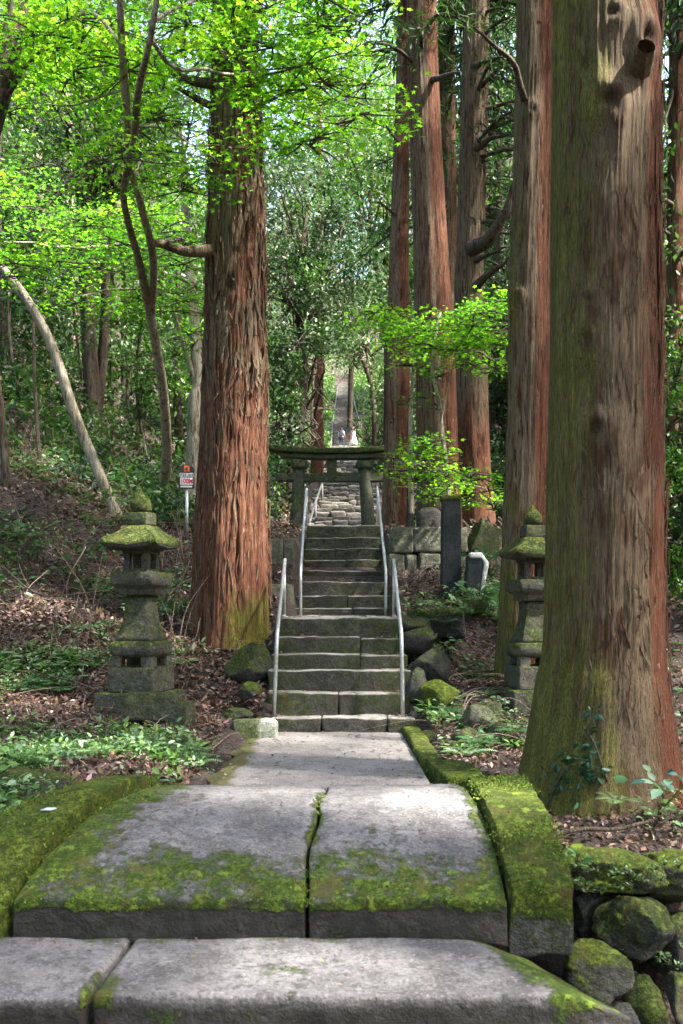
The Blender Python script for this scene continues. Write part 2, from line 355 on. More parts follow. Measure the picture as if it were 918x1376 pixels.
GAPS += [(W(343, 650, 11.7), .5), (W(340, 730, 11.7), .42), (W(342, 570, 11.75), .4), (W(335, 480, 11.75), .22), ((-.62, 9.75, 0), .3), ((.42, 5.4, .2), .42), ((-.5, 5.6, .2), .3), ((-.15, 4.0, -.15), .26), (W(733, 300, 11.05), .3), (W(730, 420, 11.05), .3), (W(733, 180, 11.05), .3), (W(212, 720, 10.0), .25),
         ((.2, 80.6, 14), 2.4), (W(625, 440, 14.6), .42), (W(575, 435, 14.6), .35), (W(620, 650, 14), .35), (W(570, 615, 14), .3), (W(120, 1000, 8.5), .5), (W(50, 900, 10), .5), (W(230, 1010, 8), .3), (W(640, 985, 9.2), .3), (W(60, 800, 12), .4), (W(230, 830, 11), .3), (W(470, 480, 46), 3.0), (W(430, 300, 28), 1.2), (W(330, 60, 10.6), .8), (W(400, 130, 11), .6), (W(440, 60, 11.2), .7), (W(130, 60, 11), .5), (W(100, 330, 16), .7), (W(40, 300, 16), .6), (W(600, 300, 16.3), .3)]
# ------------------------------------------------------------------ terrain
_by = [-80, 3, 4.4, 6.5, 9, 9.8, 10.5, 11.3, 12, 13, 13.9, 14.4, 15, 16, 22, 23, 80, 83, 115, 160, 260]
_bz = [-.9, -.5, -.2, -.06, -.02, .13, .33, .62, .96, 1.28, 1.5, 2.0, 2.25, 2.5, 2.75, 2.8, 13.8, 13.9, 26.2, 46, 85]
SOFT = lambda t: np.where(t > 3, t, np.log1p(np.exp(np.clip(t, -30, 3) * 2.5)) / 2.5)
def base_z(y): return np.interp(y, _by, _bz)
def ground(x, y, fine=True):
    x = np.asarray(x, float); y = np.asarray(y, float)
    z = base_z(y)
    z = z + .38 * SOFT(-2.3 - x) * sm(9, 15, y) + .3 * SOFT(-2.6 - x) * sm(15, 20, y) + .16 * SOFT(x - 5) * sm(8, 16, y) + .12 * SOFT(-x - 7) * sm(9, 3, y)
    z = z - .35 * sm(1.0, 1.6, x) * sm(10.6, 11.2, y) * sm(12.4, 11.6, y)
    p = np.stack([x, y, np.zeros_like(x)], -1)
    off = sm(.9, 1.6, np.abs(x + .1)) + sm(83, 110, y) * 0
    z = z + off * (.16 * fbm(p * .45, 3, 5) + .05 * fbm(p * 2.2, 3, 8))
    # the stream gully that the little bridge crosses
    gy = sm(5.46 + .12 * vn(p * 1.3, 31), 5.2, y) * sm(3.5, 3.95, y)
    z = z - 1.15 * gy
    # under the built stairs and path
    z = z - .18 * sm(1.0, .75, np.abs(x + .05)) * sm(7.0, 7.3, y) * sm(10.2, 9.9, y)
    z = z - .35 * sm(.72, .55, np.abs(x)) * sm(9.9, 10.2, y) * sm(20.5, 19, y)
    z = z - .3 * sm(.95, .75, np.abs(x + .05)) * sm(22, 23, y) * sm(118, 112, y)
    if fine: z = z + .018 * vn(p * 9, 77) * off
    return z
def axis(lo, hi, d0, c0, c1, grow):
    a = list(np.arange(c0, c1, d0)); d = d0; q = c1
    while q < hi: a.append(q); d *= grow; q += d
    a.append(hi); d = d0; q = c0 - d0; L = []
    while q > lo: L.append(q); d *= grow; q -= d
    L.append(lo); return np.array(L[::-1] + a)
gx = axis(-160, 160, .07, -4.2, 4.2, 1.045); gyy = axis(-60, 260, .07, 4.6, 16, 1.03)
X, Y = np.meshgrid(gx, gyy, indexing='ij'); Z = ground(X, Y)
A, B = X.shape; i = np.arange(A - 1)[:, None] * B + np.arange(B - 1)[None]
mb = MB(); mossa = .12 * sm(-1.2, -1.8, X) * sm(7.2, 6, Y) + .18 * sm(1.0, 1.4, X) * sm(6.2, 5.6, Y) - .1
mb.add(np.stack([X, Y, Z], -1), np.stack([i, i + B, i + B + 1, i + 1], -1).reshape(-1, 4), moss=mossa.ravel())
struct(mb.build('ground', M['ground']))
# path between the bridge and the stairs
u = np.linspace(0, 1, 60); v = np.linspace(6.9, 10.05, 90); U, V = np.meshgrid(u, v, indexing='ij')
xl = np.interp(V, [6.9, 10.05], [-1.02, -.93]) + .04 * vn(np.stack([V * 3, V * 0, V * 0], -1), 3); xr = np.interp(V, [6.9, 10.05], [.63, .585])
PX = xl + (xr - xl) * U; pz = .012 * fbm(np.stack([PX * 2, V * 2, V * 0], -1), 4, 4) - .05 * sm(.06, 0, U) + .005
A, B = PX.shape; i = np.arange(A - 1)[:, None] * B + np.arange(B - 1)[None]
mb = MB(); mb.add(np.stack([PX, V, pz], -1), np.stack([i, i + B, i + B + 1, i + 1], -1).reshape(-1, 4), moss=(.8 * sm(.2, .02, U) + .12 * sm(.9, 1, U) - .05).ravel())
struct(mb.build('path', M['path']))

# ------------------------------------------------------------------ stone bridge and the slabs before it
YC = 5.5
def arc(y, z0, z1): return z1 - (z1 - z0) * np.abs((y - YC) / (YC - 4.345)) ** 2.3
def add_block(mb, ctr, dim, warp=None, rz=0, moss=0, seed=0, r=.02, step=.05, nz=.008, fr=5):
    v, f = block(dim, r, step, nz, fr, seed)
    if rz: v = rotz(v, rz)
    v = v + np.asarray(ctr)
    if warp is not None: v = warp(v)
    m = moss(v) if callable(moss) else moss
    mb.add(v, f, moss=m); return mb
bridge = thing('stone_bridge', (-.2, YC, .1), 'small arched stone bridge of worn slabs with mossy kerbs in the foreground', 'bridge')
def seam_x(y): return -.165 + (y - 4.345) * .045 + .012 * np.sin(y * 9)
def left_x(y): return -1.43 + np.minimum(y - 4.345, 1.5) * .19
NZ2 = lambda v, k, s: fbm(np.stack([v[:, 0], v[:, 1], v[:, 1] * 0], -1) * k, 4, s)
def deck(kind):
    def warp(v):
        y = v[:, 1]; t = v[:, 0]                     # t in -0.5..0.5 across the slab
        a, b = (left_x(y), seam_x(y) - .008) if kind == 'l' else (seam_x(y) + .008, .715 + 0 * y)
        x = a + (b - a) * np.clip(t + .5, -.02, 1.02)
        v = v.copy(); v[:, 0] = x; v[:, 2] += arc(y, -.095, .14); 
        edge = sm(.05, 0, np.minimum(x - a, b - x)); v[:, 2] -= .012 * edge
        return v
    def moss(v):
        x, y, z = v.T; n = NZ2(v, 2.6, 12); n2 = NZ2(v, 9, 13)
        fr = sm(4.93 + .2 * n, 4.42, y + .12 * n2)
        s = np.minimum(abs(x - seam_x(y)), 9); se = sm(.05, .0, s + .02 * n2) * sm(6.3, 5.2, y + n * .3)
        lf = sm(.45 + .25 * n, .1, x - left_x(y) + .1 * n2) * sm(6.9, 5.6, y) if kind == 'l' else 0 * x
        rt = sm(.15, .0, .715 - x + .05 * n2) if kind == 'r' else 0 * x
        m = np.maximum(np.maximum(fr * .42, lf * .5), np.maximum(rt * .4, se * .5))
        return np.where(z < arc(y, -.0, .235) - .05, .05, m) + .02
    return warp, moss
for kd, sd in (('l', 1), ('r', 2)):
    w, m = deck(kd); v, f = block((1, 2.31, .19), .011, .025, 0, 5, sd); v = v + np.array([0, YC, 0]); v = w(v)
    v[:, 2] += .010 * fbm(v * 3, 4, sd) + .005 * fbm(v * 15, 3, 2)
    v[:, 1] += .02 * fbm(v * 5, 5, sd + 9)
    mv = m(v); k_ = (mv > .36) & (v[:, 2] > arc(v[:, 1], 0, .235) - .04); MOSS.append((v[k_], (mv[k_] - .3) * .45))
    MB().add(v, f, moss=mv, damp=sm(4.40, 4.36, v[:, 1]) * sm(.02, -.03, v[:, 2] - arc(v[:, 1], 0, .235)) + 0).build('deck_slab', M['deck'], bridge)  # front face darker, for damp and for shade coloured in
def kerb(right):
    v, f = block((1, 2.31, .31), .03, .03, .006, 6, 4 + right); v = v + np.array([0, YC, 0]); y = v[:, 1]; t = np.clip(v[:, 0] + .5, -.03, 1.03)
    if right: a, b = .725 + .012 * (y - 4.4), 1.0 + .04 * (y - 4.345)
    else: a, b = -1.95 + (y - 4.345) * .2, left_x(y) - .025
    v[:, 0] = a + (b - a) * t; v[:, 2] += arc(y, -.1 if right else -.16, .13) + (0 if right else .02 - .11 * (1 - t) ** 2)
    v[:, 2] += .03 * fbm(v * 2.6, 5, 6); v[:, 0] += .022 * fbm(v * 3.3, 4, 16); v[:, 1] += .02 * fbm(v * 4, 3, 26)
    z = v[:, 2]; top = arc(y, .055 if right else -.03, .285)
    mo = np.where(z > top - .12, .33 + .12 * NZ2(v, 3, 5), -.02 + .14 * sm(-.25, .0, z - top))
    k_ = mo > .3; MOSS.append((v[k_], mo[k_] - .2))
    MB().add(v, f, moss=mo).build('kerb_stone', M['kerb'], bridge, label='right mossy kerb stone' if right else 'left wide mossy kerb stone')
kerb(1); kerb(0)
# moss growing along the joint
def front_slab(name, x0b, x0f, x1b, x1f, label, sd, rnd):
    v, f = block((1, .64, .4), .02, .022, 0, 5, sd); y = v[:, 1] + 3.985; t = v[:, 0] + .5; s = (4.3 - y) / .64
    a = x0b + (x0f - x0b) * s; b = x1b + (x1f - x1b) * s
    x = a + (b - a) * t; z = v[:, 2] - .146 - .2
    if rnd: e = sm(.34, 0, b - x); z = z - .09 * e * e * sm(-.6, -.1, z); x = x + .05 * sm(.0, -.35, z + .15) * e
    v = np.stack([x, y, z], -1); v[:, 2] += .012 * fbm(v * 3.5, 5, sd); v[:, 1] += .022 * fbm(v * 5, 5, sd + 2)
    n = NZ2(v, 3, 21); n2 = NZ2(v, 10, 5)
    j = sm(.14, .0, abs(x - (-.9)) + .06 * n2) * sm(4.0, 3.7, y) * .5
    bk = sm(4.2, 4.3, y + .05 * n2) * .22
    mo = np.maximum(j, bk) + (.65 * sm(.36 + .1 * n, .1, b - x + .08 * n2) if rnd else .35 * sm(-1.3, -1.6, x + .2 * n) * sm(4.05, 4.25, y))
    mo = np.where((v[:, 2] < -.2) & (y < 3.72), .1, mo) + .03
    o = MB().add(v, f, moss=mo, damp=sm(3.72, 3.685, v[:, 1]) * sm(-.16, -.2, v[:, 2])).build(name, M['deck'], org=((x0b + x1b) / 2, 4, -.5)); return tag(o, label, 'stone step')  # damp and the shade of the front face, both in the colour
front_slab('stone_step', -.885, -.915, .79, 1.06, 'long pale step slab in front of the bridge with a rounded mossy right end', 41, True)
front_slab('stone_step', -2.2, -2.2, -.905, -.945, 'shorter step slab in front of the bridge, left of the mossy joint', 42, False)
# kerbs of the path
def single(name, mb, m, org, label, cat, group=None): return tag(mb.build(name, m, org=org), label, cat, group)
def warpk(v): v = v.copy(); v[:, 0] += (v[:, 1] - 8.6) * -.012; return v
single('path_kerb', add_block(MB(), (.70, 8.95, -.03), (.17, 2.15, .2), warpk, moss=lambda v: .22 + 0 * v[:, 0], seed=50, r=.025, step=.04, nz=.02), M['kerb'], (.7, 8.95, 0), 'long low mossy kerb along the right side of the path', 'kerb')
single('path_kerb', add_block(MB(), (.84, 7.42, -.02), (.3, .72, .2), None, .1, moss=.3, seed=51, r=.03, step=.04, nz=.02), M['kerb'], (.84, 7.42, 0), 'short mossy kerb stone touching the right bridge kerb', 'kerb')
single('kerb_block', add_block(MB(), (-.84, 9.72, .05), (.42, .3, .24), None, .12, moss=lambda v: .32 - .5 * sm(-.83, -.7, v[:, 0]), seed=52, r=.03, step=.03, nz=.02), M['pale'], (-.84, 9.72, 0), 'pale stone block with a moss cap at the left foot of the stairs', 'stone block')

# ------------------------------------------------------------------ the two flights of dressed stone steps
def px(p, d): return (p - CX) * d / F
lower = thing('stone_stairs', (-.05, 10, 0), 'lower flight of six dark mossy stone steps rising from the path', 'stairs')
tops = [(965, 10.0, 363, 560), (932, 10.27, 357, 552), (902, 10.54, 359, 553), (880, 10.81, 363, 548), (857, 11.08, 367, 545), (830, 11.35, 373, 539)]
prev = 0.0
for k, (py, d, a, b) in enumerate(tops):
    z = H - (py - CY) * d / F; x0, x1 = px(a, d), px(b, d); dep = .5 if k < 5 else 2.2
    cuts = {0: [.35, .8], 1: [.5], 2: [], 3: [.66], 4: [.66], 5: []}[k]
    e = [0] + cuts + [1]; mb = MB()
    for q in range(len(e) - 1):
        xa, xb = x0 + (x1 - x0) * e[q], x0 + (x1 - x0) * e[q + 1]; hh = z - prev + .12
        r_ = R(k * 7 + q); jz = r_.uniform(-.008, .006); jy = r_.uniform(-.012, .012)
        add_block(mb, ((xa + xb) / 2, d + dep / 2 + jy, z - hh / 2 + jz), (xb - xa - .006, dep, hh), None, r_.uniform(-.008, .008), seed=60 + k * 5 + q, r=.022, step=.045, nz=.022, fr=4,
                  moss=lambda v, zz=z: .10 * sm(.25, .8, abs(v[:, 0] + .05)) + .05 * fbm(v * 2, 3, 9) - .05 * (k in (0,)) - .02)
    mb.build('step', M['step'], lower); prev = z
upper = thing('stone_stairs', (0, 13.5, 1.1), 'upper flight of eight narrower stone steps leading to the gate', 'stairs')
ut = [817.3, 801, 781.8, 767.4, 751.8, 737, 721.9, 706.2]; prev = 1.10
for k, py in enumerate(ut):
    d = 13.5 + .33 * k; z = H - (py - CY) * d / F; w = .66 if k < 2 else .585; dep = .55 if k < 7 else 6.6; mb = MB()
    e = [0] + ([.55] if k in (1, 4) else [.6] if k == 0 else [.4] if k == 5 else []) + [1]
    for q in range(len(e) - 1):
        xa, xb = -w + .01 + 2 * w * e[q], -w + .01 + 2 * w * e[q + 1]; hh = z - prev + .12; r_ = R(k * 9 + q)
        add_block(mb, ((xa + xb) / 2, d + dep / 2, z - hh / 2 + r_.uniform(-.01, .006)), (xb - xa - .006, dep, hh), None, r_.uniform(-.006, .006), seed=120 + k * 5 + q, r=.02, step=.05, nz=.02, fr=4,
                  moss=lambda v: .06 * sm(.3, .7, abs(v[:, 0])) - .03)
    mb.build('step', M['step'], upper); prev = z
# rough flights beyond the gate
rough = thing('stone_stairs', (-.1, 23, 2.8), 'long gentle flight of rough fieldstone steps behind the gate', 'stairs')
N = 55
for k in range(N):
    d = 23.2 + 57 * k / N; z = 2.8 + 11.0 * (k + 1) / N; mb = MB(); r_ = R(500 + k); w = .95 if d < 36 else .78
    if k % 1 == 0:
        x = -w - .05 + r_.uniform(-.1, .1)
        while x < w - .1:
            ww = r_.uniform(.22, .6); hh = r_.uniform(.2, .3); s_ = .06 if d < 40 else .15
            v, f = block((ww, .5, hh), .07, s_, .05, 4, 600 + k * 9 + int(x * 10)); v = rotz(v, r_.uniform(-.15, .15))
            mb.add(v + np.array([x + ww / 2, d + .25 + r_.uniform(-.06, .06), z - hh / 2 + r_.uniform(-.05, .03)]), f, moss=-.06); x += ww * .95
        v, f = block((2 * w, 1.1, .16), .04, .3, .02, 3, k); mb.add(v + np.array([-.05, d + .75, z - .12]), f)
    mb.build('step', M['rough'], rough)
far = thing('stone_stairs', (.05, 84, 13.9), 'distant steep stone stairway climbing into the forest behind the two people', 'stairs')
for k in range(52):
    d = 84 + 31 * k / 52; z = 13.9 + 12.4 * (k + 1) / 52; v, f = block((1.75, .8, .36), .04, .2, .03, 3, 900 + k)
    MB().add(v + np.array([.07, d + .4, z - .18]), f).build('step', M['rough'], far)
# the trodden, sunlit landing where the people stand
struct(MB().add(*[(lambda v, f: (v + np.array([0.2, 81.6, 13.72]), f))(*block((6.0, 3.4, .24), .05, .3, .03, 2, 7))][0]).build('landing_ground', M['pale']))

# ------------------------------------------------------------------ handrails
def rail(pts, rad, label, posts):
    b = pts[0]; t = thing('handrail', (b[0], b[1], b[2]), label, 'handrail', 'steel handrails beside the dressed steps')
    v, f = tube(spline(pts, 4) if len(pts) < 3 else np.concatenate([np.linspace(pts[0], pts[1], 5)[:-1], spline([pts[1], (np.array(pts[1]) * .8 + np.array(pts[2]) * .2), pts[2]], 8)]), rad, 10)
    MB().add(v, f).build('rail', M['metal'], t)
    for p, h in posts:
        v, f = tube([(p[0], p[1], p[2]), (p[0], p[1], p[2] + h)], rad * .92, 10); MB().add(v, f).build('post', M['metal'], t)
        v, f = lathe([(0, .0), (0, .05), (.008, .05), (.012, rad), (.03, rad)], 14); MB().add(v + np.array([p[0], p[1], p[2] + .004]), f).build('flange', M['metal'], t)
def w3(p, q, d): return W(p, q, d)
rail([w3(368, 964, 10.12), w3(372.5, 853, 10.12), w3(383, 752, 11.75)], .021, 'lower left steel handrail with a post on the first step', [(w3(382, 752, 11.7) * [1, 1, 0] + [0, 0, 1.13], .62)])
rail([w3(541.5, 964, 10.12), w3(539.5, 853, 10.12), w3(529, 752, 11.75)], .021, 'lower right steel handrail beside the boulders', [(w3(529.5, 752, 11.7) * [1, 1, 0] + [0, 0, 1.13], .62)])
rail([np.array([px(404, 13.35), 13.35, 1.1]), w3(404, 768, 13.35), w3(412, 657, 16.2)], .021, 'upper left steel handrail climbing to the gate', [(w3(412, 657, 16.15) * [1, 1, 0] + [0, 0, 2.5], .64)])
rail([np.array([px(518.5, 13.35), 13.35, 1.1]), w3(518.5, 768, 13.35), w3(507, 655, 16.2)], .021, 'upper right steel handrail climbing to the gate', [(w3(507.5, 655, 16.15) * [1, 1, 0] + [0, 0, 2.5], .64)])
def ground_rail(pts, rad, label, hs, cat='handrail', m='metal'):
    t = thing('handrail', tuple(pts[0]), label, cat)
    MB().add(*tube(spline(pts, 14), rad, 8)).build('rail', M[m], t)
    for k, h in hs:
        p = np.array(pts[k]); MB().add(*tube([p - [0, 0, h], p], rad, 8)).build('post', M[m], t)
ground_rail([w3(416, 702, 25), w3(424, 675, 27), w3(433, 650, 30.5)], .035, 'dull pipe handrail at the left edge of the rough steps behind the gate', [(0, .5), (1, .75), (2, .8)], m='dull')
for nm, xs in (('pale pipe handrail on the left of the distant stairway', (443, 448, 452)), ('pale pipe handrail on the right of the distant stairway', (494, 476, 473))):
    if 'left' in nm: pts = [w3(445, 595, 80), w3(448, 560, 95), w3(454, 520, 113)]
    else: pts = [w3(505, 596, 80.5), w3(483, 565, 85), w3(472, 520, 113)]
    ground_rail(pts, .04, nm, [(0, 1.0), (1, 1.1), (2, 1.0)], m='dull')

# ------------------------------------------------------------------ torii gate
TD = 22.0; tz = 2.72; sT = TD / F
gate = thing('torii_gate', (px(447, TD), TD, tz), 'small mossy stone torii gate at the top of the upper steps', 'torii gate')
def tz_(py): return H - (py - CY) * TD / F
for x0, x1 in ((396, 402.5), (496.5, 490)):
    v, f = tube(spline([(px(x0, TD), TD, tz - .25), (px(x0 * .5 + x1 * .5, TD), TD, (tz + tz_(630)) / 2), (px(x1, TD), TD, tz_(628))], 24), np.linspace(.155, .135, 24), 24)
    v = v + .008 * np.stack([fbm(v * 5, 3, q) for q in range(3)], -1); MB().add(v, f, moss=.02).build('pillar', M['torii'], gate)
    v, f = lathe([(-.02, .05), (0, .17), (.03, .19), (.12, .19), (.17, .16), (.17, .02)], 24); MB().add(v + np.array([px(x1, TD), TD, tz_(630)]), f, moss=.05).build('capital', M['torii'], gate)
def beam(x0, x1, zc, hh, dep, curve, seed, name, mo=.06, flare=0):
    L = px(x1, TD) - px(x0, TD); v, f = block((L, dep, hh), .03, .05, .02, 4, seed); t = v[:, 0] / (L / 2)
    v[:, 2] += curve * np.abs(t) ** 2.6; v[:, 0] += flare * np.sign(t) * abs(t) ** 4 * v[:, 2]; v = v + np.array([(px(x0, TD) + px(x1, TD)) / 2, TD, zc])
    return MB().add(v, f, moss=mo).build(name, M['torii'], gate)
beam(376, 518, tz_(614.5), .11, .32, .05, 3, 'under_lintel')
beam(362, 531, tz_(607), .125, .44, .075, 4, 'top_lintel', .26, .25)
beam(371, 522, tz_(642), .19, .2, 0, 5, 'tie_beam')
v, f = block((.22, .16, .3), .03, .05, .015, 4, 6); MB().add(v + np.array([px(446, TD), TD, tz_(627)]), f).build('centre_strut', M['torii'], gate)

# ------------------------------------------------------------------ retaining walls of squared stones beside the upper flight
def wall(loc, rows, label, rz=0):
    t = thing('retaining_wall', loc, label, 'stone wall')
    for r0, (z0, z1, cuts) in enumerate(rows):
        for k in range(len(cuts) - 1):
            a, b = cuts[k], cuts[k + 1]; sd = int(abs(z0) * 100) + k * 3 + 7; v, f = block((b - a - .012, .42, z1 - z0 - .012), .035, .045, .03, 4, sd)
            MB().add(v + np.array([loc[0] + (a + b) / 2, loc[1] + R(sd).uniform(-.02, .02), loc[2] + (z0 + z1) / 2]), f, moss=.0).build('wall_stone', M['rock2'], t)
M['rock2'] = stone_mat('squared_wall_stone', (.08, .08, .06), (.13, .13, .1), (.19, .185, .15), moss1=(.05, .07, .015), moss2=(.11, .14, .035), thr=.6, wid=.3, upb=.12, sc=3.2, bump=.8)
wall((.64, 14.35, 1.3), [(0, .36, [.03, .35, .72, 1.05]), (.36, .7, [0, .25, .42, .75, 1.1]), (.7, 1.07, [.03, .36, .78, 1.13])], 'low wall of squared mossy blocks right of the upper steps')
wall((-1.12, 14.45, 1.3), [(-.45, .0, [-.05, .25, .45]), (0, .45, [-.1, .2, .45]), (.45, .92, [-.1, .28, .45])], 'dark end of a block wall left of the upper steps')
wall((-1.1, 13.55, .95), [(-.2, .28, [0, .24, .44]), (.28, .6, [0, .3, .44])], 'dark rough footing stones left of the upper handrail')
# stones and posts behind and beside the wall
def slab(name, c, dim, rz, tilt, m, label, cat, sd=0, moss=0, r=.03, nz=.02, step=.04):
    v, f = block(dim, r, step, nz, 4, sd)
    if tilt: v = v @ np.array(Euler(tilt).to_matrix()).T
    v = rotz(v, rz) + np.asarray(c); return single(name, MB().add(v, f, moss=moss(v) if callable(moss) else moss), m, (c[0], c[1], c[2] - dim[2] / 2), label, cat)
st = W(606, 738, 13.0)
stele = thing('stone_stele', (st[0], 13, 1.3), 'tall dark slate stele with a moss cap beside the block wall', 'stele', rz=.0)
v, f = block((.255, .19, 1.32), .018, .05, .006, 5, 7); v[:, :2] *= (1 + .04 * (-v[:, 2:] / .66))
MB().add(v + np.array([st[0], 13, st[2] - .03]), f, moss=-.1 * np.ones(len(v))).build('slab', M['stele'], stele)
v, f = block((.27, .21, .07), .03, .03, .012, 6, 8); MB().add(v + np.array([st[0], 13, st[2] + .655]), f, moss=.5).build('moss_cap', M['kerb'], stele)
v, f = block((.5, .4, .12), .03, .05, .02, 5, 9); MB().add(v + np.array([st[0] + .02, 13, 1.28]), f, moss=.2).build('plinth', M['rock'], stele)
pp = W(637, 778, 12.8)
post = thing('stone_post', (pp[0], 12.8, 1.3), 'short dark stone post with a right edge coloured white for sunlight, right of the stele', 'stone post')
v, f = block((.21, .17, .6), .035, .04, .012, 5, 17); v[:, 0] += .03 * v[:, 2]; MB().add(v + np.array([pp[0] - .01, 12.8, pp[2]]), f).build('shaft', M['stele'], post)
v, f = block((.055, .15, .6), .02, .03, .025, 6, 18); t = v[:, 2]; v[:, 0] += .05 * np.sin(t * 7) * .6 - .05 * sm(.2, .3, t); MB().add(v + np.array([pp[0] + .12, 12.78, pp[2] + .0]), f).build('sunlit_white_face', M['white'], post)  # sunlight on the right side, put in as white colour
v, f = block((.17, .16, .07), .025, .03, .02, 6, 19); MB().add(v + np.array([pp[0] + .02, 12.77, pp[2] + .3]), f).build('sunlit_white_cap', M['white'], post)  # the same painted sunlight over the top
q = W(651, 727, 14.4); slab('stone_block', (q[0], 14.4, q[2]), (.4, .3, .46), .3, (0, .38, 0), M['rock2'], 'tilted squared stone lying behind the stone post', 'stone block', 22, .12)
q = W(577, 690, 15.6); tb = slab('stone_tablet', (q[0], 15.6, q[2] - .16), (.4, .16, .5), .05, None, M['rock'], 'mossy round topped tablet standing above the block wall', 'stone tablet', 23, -.1, r=.14)
q = W(551, 684, 15.4); slab('stone_post', (q[0], 15.4, q[2] - .05), (.1, .1, .75), .1, None, M['stele'], 'thin dark post left of the round topped tablet above the wall', 'stone post', 24, 0, r=.015)
for d_, p0, w_, lab in ((14.05, 553, .8, 'mossy dark ledge stone below the stele, above the boulders'),):
    q = W(585, 826, 11.9); slab('ledge_stone', (q[0], 11.9, q[2] - .1), (.62, .5, .34), .12, (0, .03, 0), M['rock'], lab, 'boulder', 25, lambda v: .2 * sm(-.05, .05, v[:, 2] - q[2] + .02), r=.05, nz=.04)
# boulders
def boulder(pxy, d, size, label, sd, m='rock', facets=9, nz=.06, rot=0, tilt=0, moss=0., group=None, dz=0):
    c = W(pxy[0], pxy[1], d); c[2] += dz; v, f = rock(c, size, sd, facets, 5 if size[0] > .25 else 4, nz, rot, tilt)
    return single('boulder', MB().add(v, f, moss=moss), M[m], (c[0], c[1], c[2] - size[2] / 2), label, 'boulder', group)
boulder((588, 940), 10.25, (.46, .42, .38), 'round boulder thick with moss right of the lowest steps', 11, 'kerb', 14, .05, moss=.12)
boulder((577, 896), 10.7, (.42, .42, .44), 'dark angular boulder stacked above the round mossy one', 22, 'rock', 6, .04, .4, moss=-.02)
boulder((563, 858), 11.15, (.38, .45, .34), 'grey wedge shaped boulder at the top of the right hand stack', 33, 'rock', 5, .04, .9, moss=.04)
boulder((556, 842), 11.6, (.36, .4, .3), 'flat dark boulder behind the wedge shaped one', 34, 'rock', 6, .05, .2)
boulder((558, 925), 10.4, (.3, .3, .4), 'dark boulder wedged between the right handrail and the stack', 35, 'rock', 6, .05, .2, moss=-.05)
boulder((338, 892), 10.9, (.56, .5, .44), 'large dark mossy boulder left of the lower steps', 44, 'rock', 8, .06, .3, moss=.04)
boulder((333, 930), 10.1, (.3, .26, .2), 'small cushion shaped mossy stone left of the stairs', 45, 'kerb', 10, .06, moss=.05)
boulder((318, 960), 9.95, (.3, .2, .12), 'flat stone between the mossy cushion and the kerb block', 46, 'rock', 8, .06, moss=.05)
pile = [((640, 968), 9.6, (.36, .3, .27)), ((662, 960), 9.9, (.32, .3, .24)), ((628, 990), 9.2, (.28, .26, .2)), ((672, 985), 9.3, (.24, .26, .22)), ((602, 966), 9.9, (.22, .22, .16)),
        ((575, 992), 9.5, (.2, .22, .16)), ((650, 1000), 9.0, (.22, .2, .15)), ((690, 1000), 9.1, (.24, .22, .18)), ((606, 1005), 9.0, (.16, .18, .12)), ((585, 970), 9.9, (.18, .18, .14))]
for k, (p, d, s) in enumerate(pile):
    boulder(p, d, s, 'small grey green stone in the low pile before the right lantern', 200 + k, 'rock2', 8, .06, k, moss=.02 + .05 * (k % 3), group='stones of the low pile')
# rocks of the stream bank at the lower right
bank = [((824, 1172), 5.25, (.52, .42, .22), 'broad moss covered capstone of the stream bank below the big cedar', 'kerb', 8, .1), ((905, 1180), 5.3, (.36, .42, .27), 'rounded mossy capstone at the right edge of the bank', 'kerb', 9, .1),
        ((850, 1250), 5.05, (.36, .36, .36), 'big rounded grey green boulder in the stream bank', 'rock', 16, .06), ((905, 1262), 5.2, (.3, .3, .36), 'boulder behind the big rounded one at the right edge', 'rock', 8, .0),
        ((800, 1305), 4.75, (.34, .3, .27), 'wedge of dark mossy rock beside the front step slab', 'kerb', 6, -.06), ((872, 1352), 4.75, (.2, .26, .26), 'upright mossy stone low in the stream gully', 'rock', 8, .08),
        ((792, 1225), 5.3, (.3, .36, .3), 'brown shadowed rock under the capstone by the bridge', 'rock', 7, -.25), ((915, 1345), 4.9, (.18, .26, .25), 'dark stone at the lower right corner of the gully', 'rock', 8, -.05),
        ((835, 1376), 4.6, (.22, .22, .15), 'small wet stone on the gully floor', 'rock', 8, -.2), ((775, 1152), 5.3, (.26, .3, .16), 'small mossy bank stone touching the bridge', 'kerb', 8, .05)]
for k, (p, d, s, lab, m, fc, mo) in enumerate(bank): boulder(p, d, s, lab, 300 + k, m, fc, .09, k * 1.3, .1 * (k % 3), mo)
for k, (x, y, z, s) in enumerate([(1.25, 5.45, -.55, .5), (1.75, 5.5, -.6, .5), (2.2, 5.45, -.5, .6), (2.7, 5.4, -.35, .6), (1.5, 4.3, -1.15, .4)]):
    v, f = rock((x, y, z), (s, s * .8, s * .9), 330 + k, 8, 3); single('boulder', MB().add(v, f, moss=-.1), M['rock'], (x, y, z), 'dark footing stone deep inside the stream bank', 'boulder', 'footing stones of the bank')
q = W(255, 706, 15.8); boulder((255, 712), 15.6, (.8, .4, .34), 'dark low rock behind the sign on the slope', 71, 'rock', 7)
boulder((110, 712), 14.6, (.9, .5, .4), 'dark low rock left of the left lantern roof', 72, 'rock', 7)
boulder((50, 1052), 6.9, (.5, .3, .26), 'dark stone in the plants left of the bridge', 75, 'rock', 7, moss=.05)

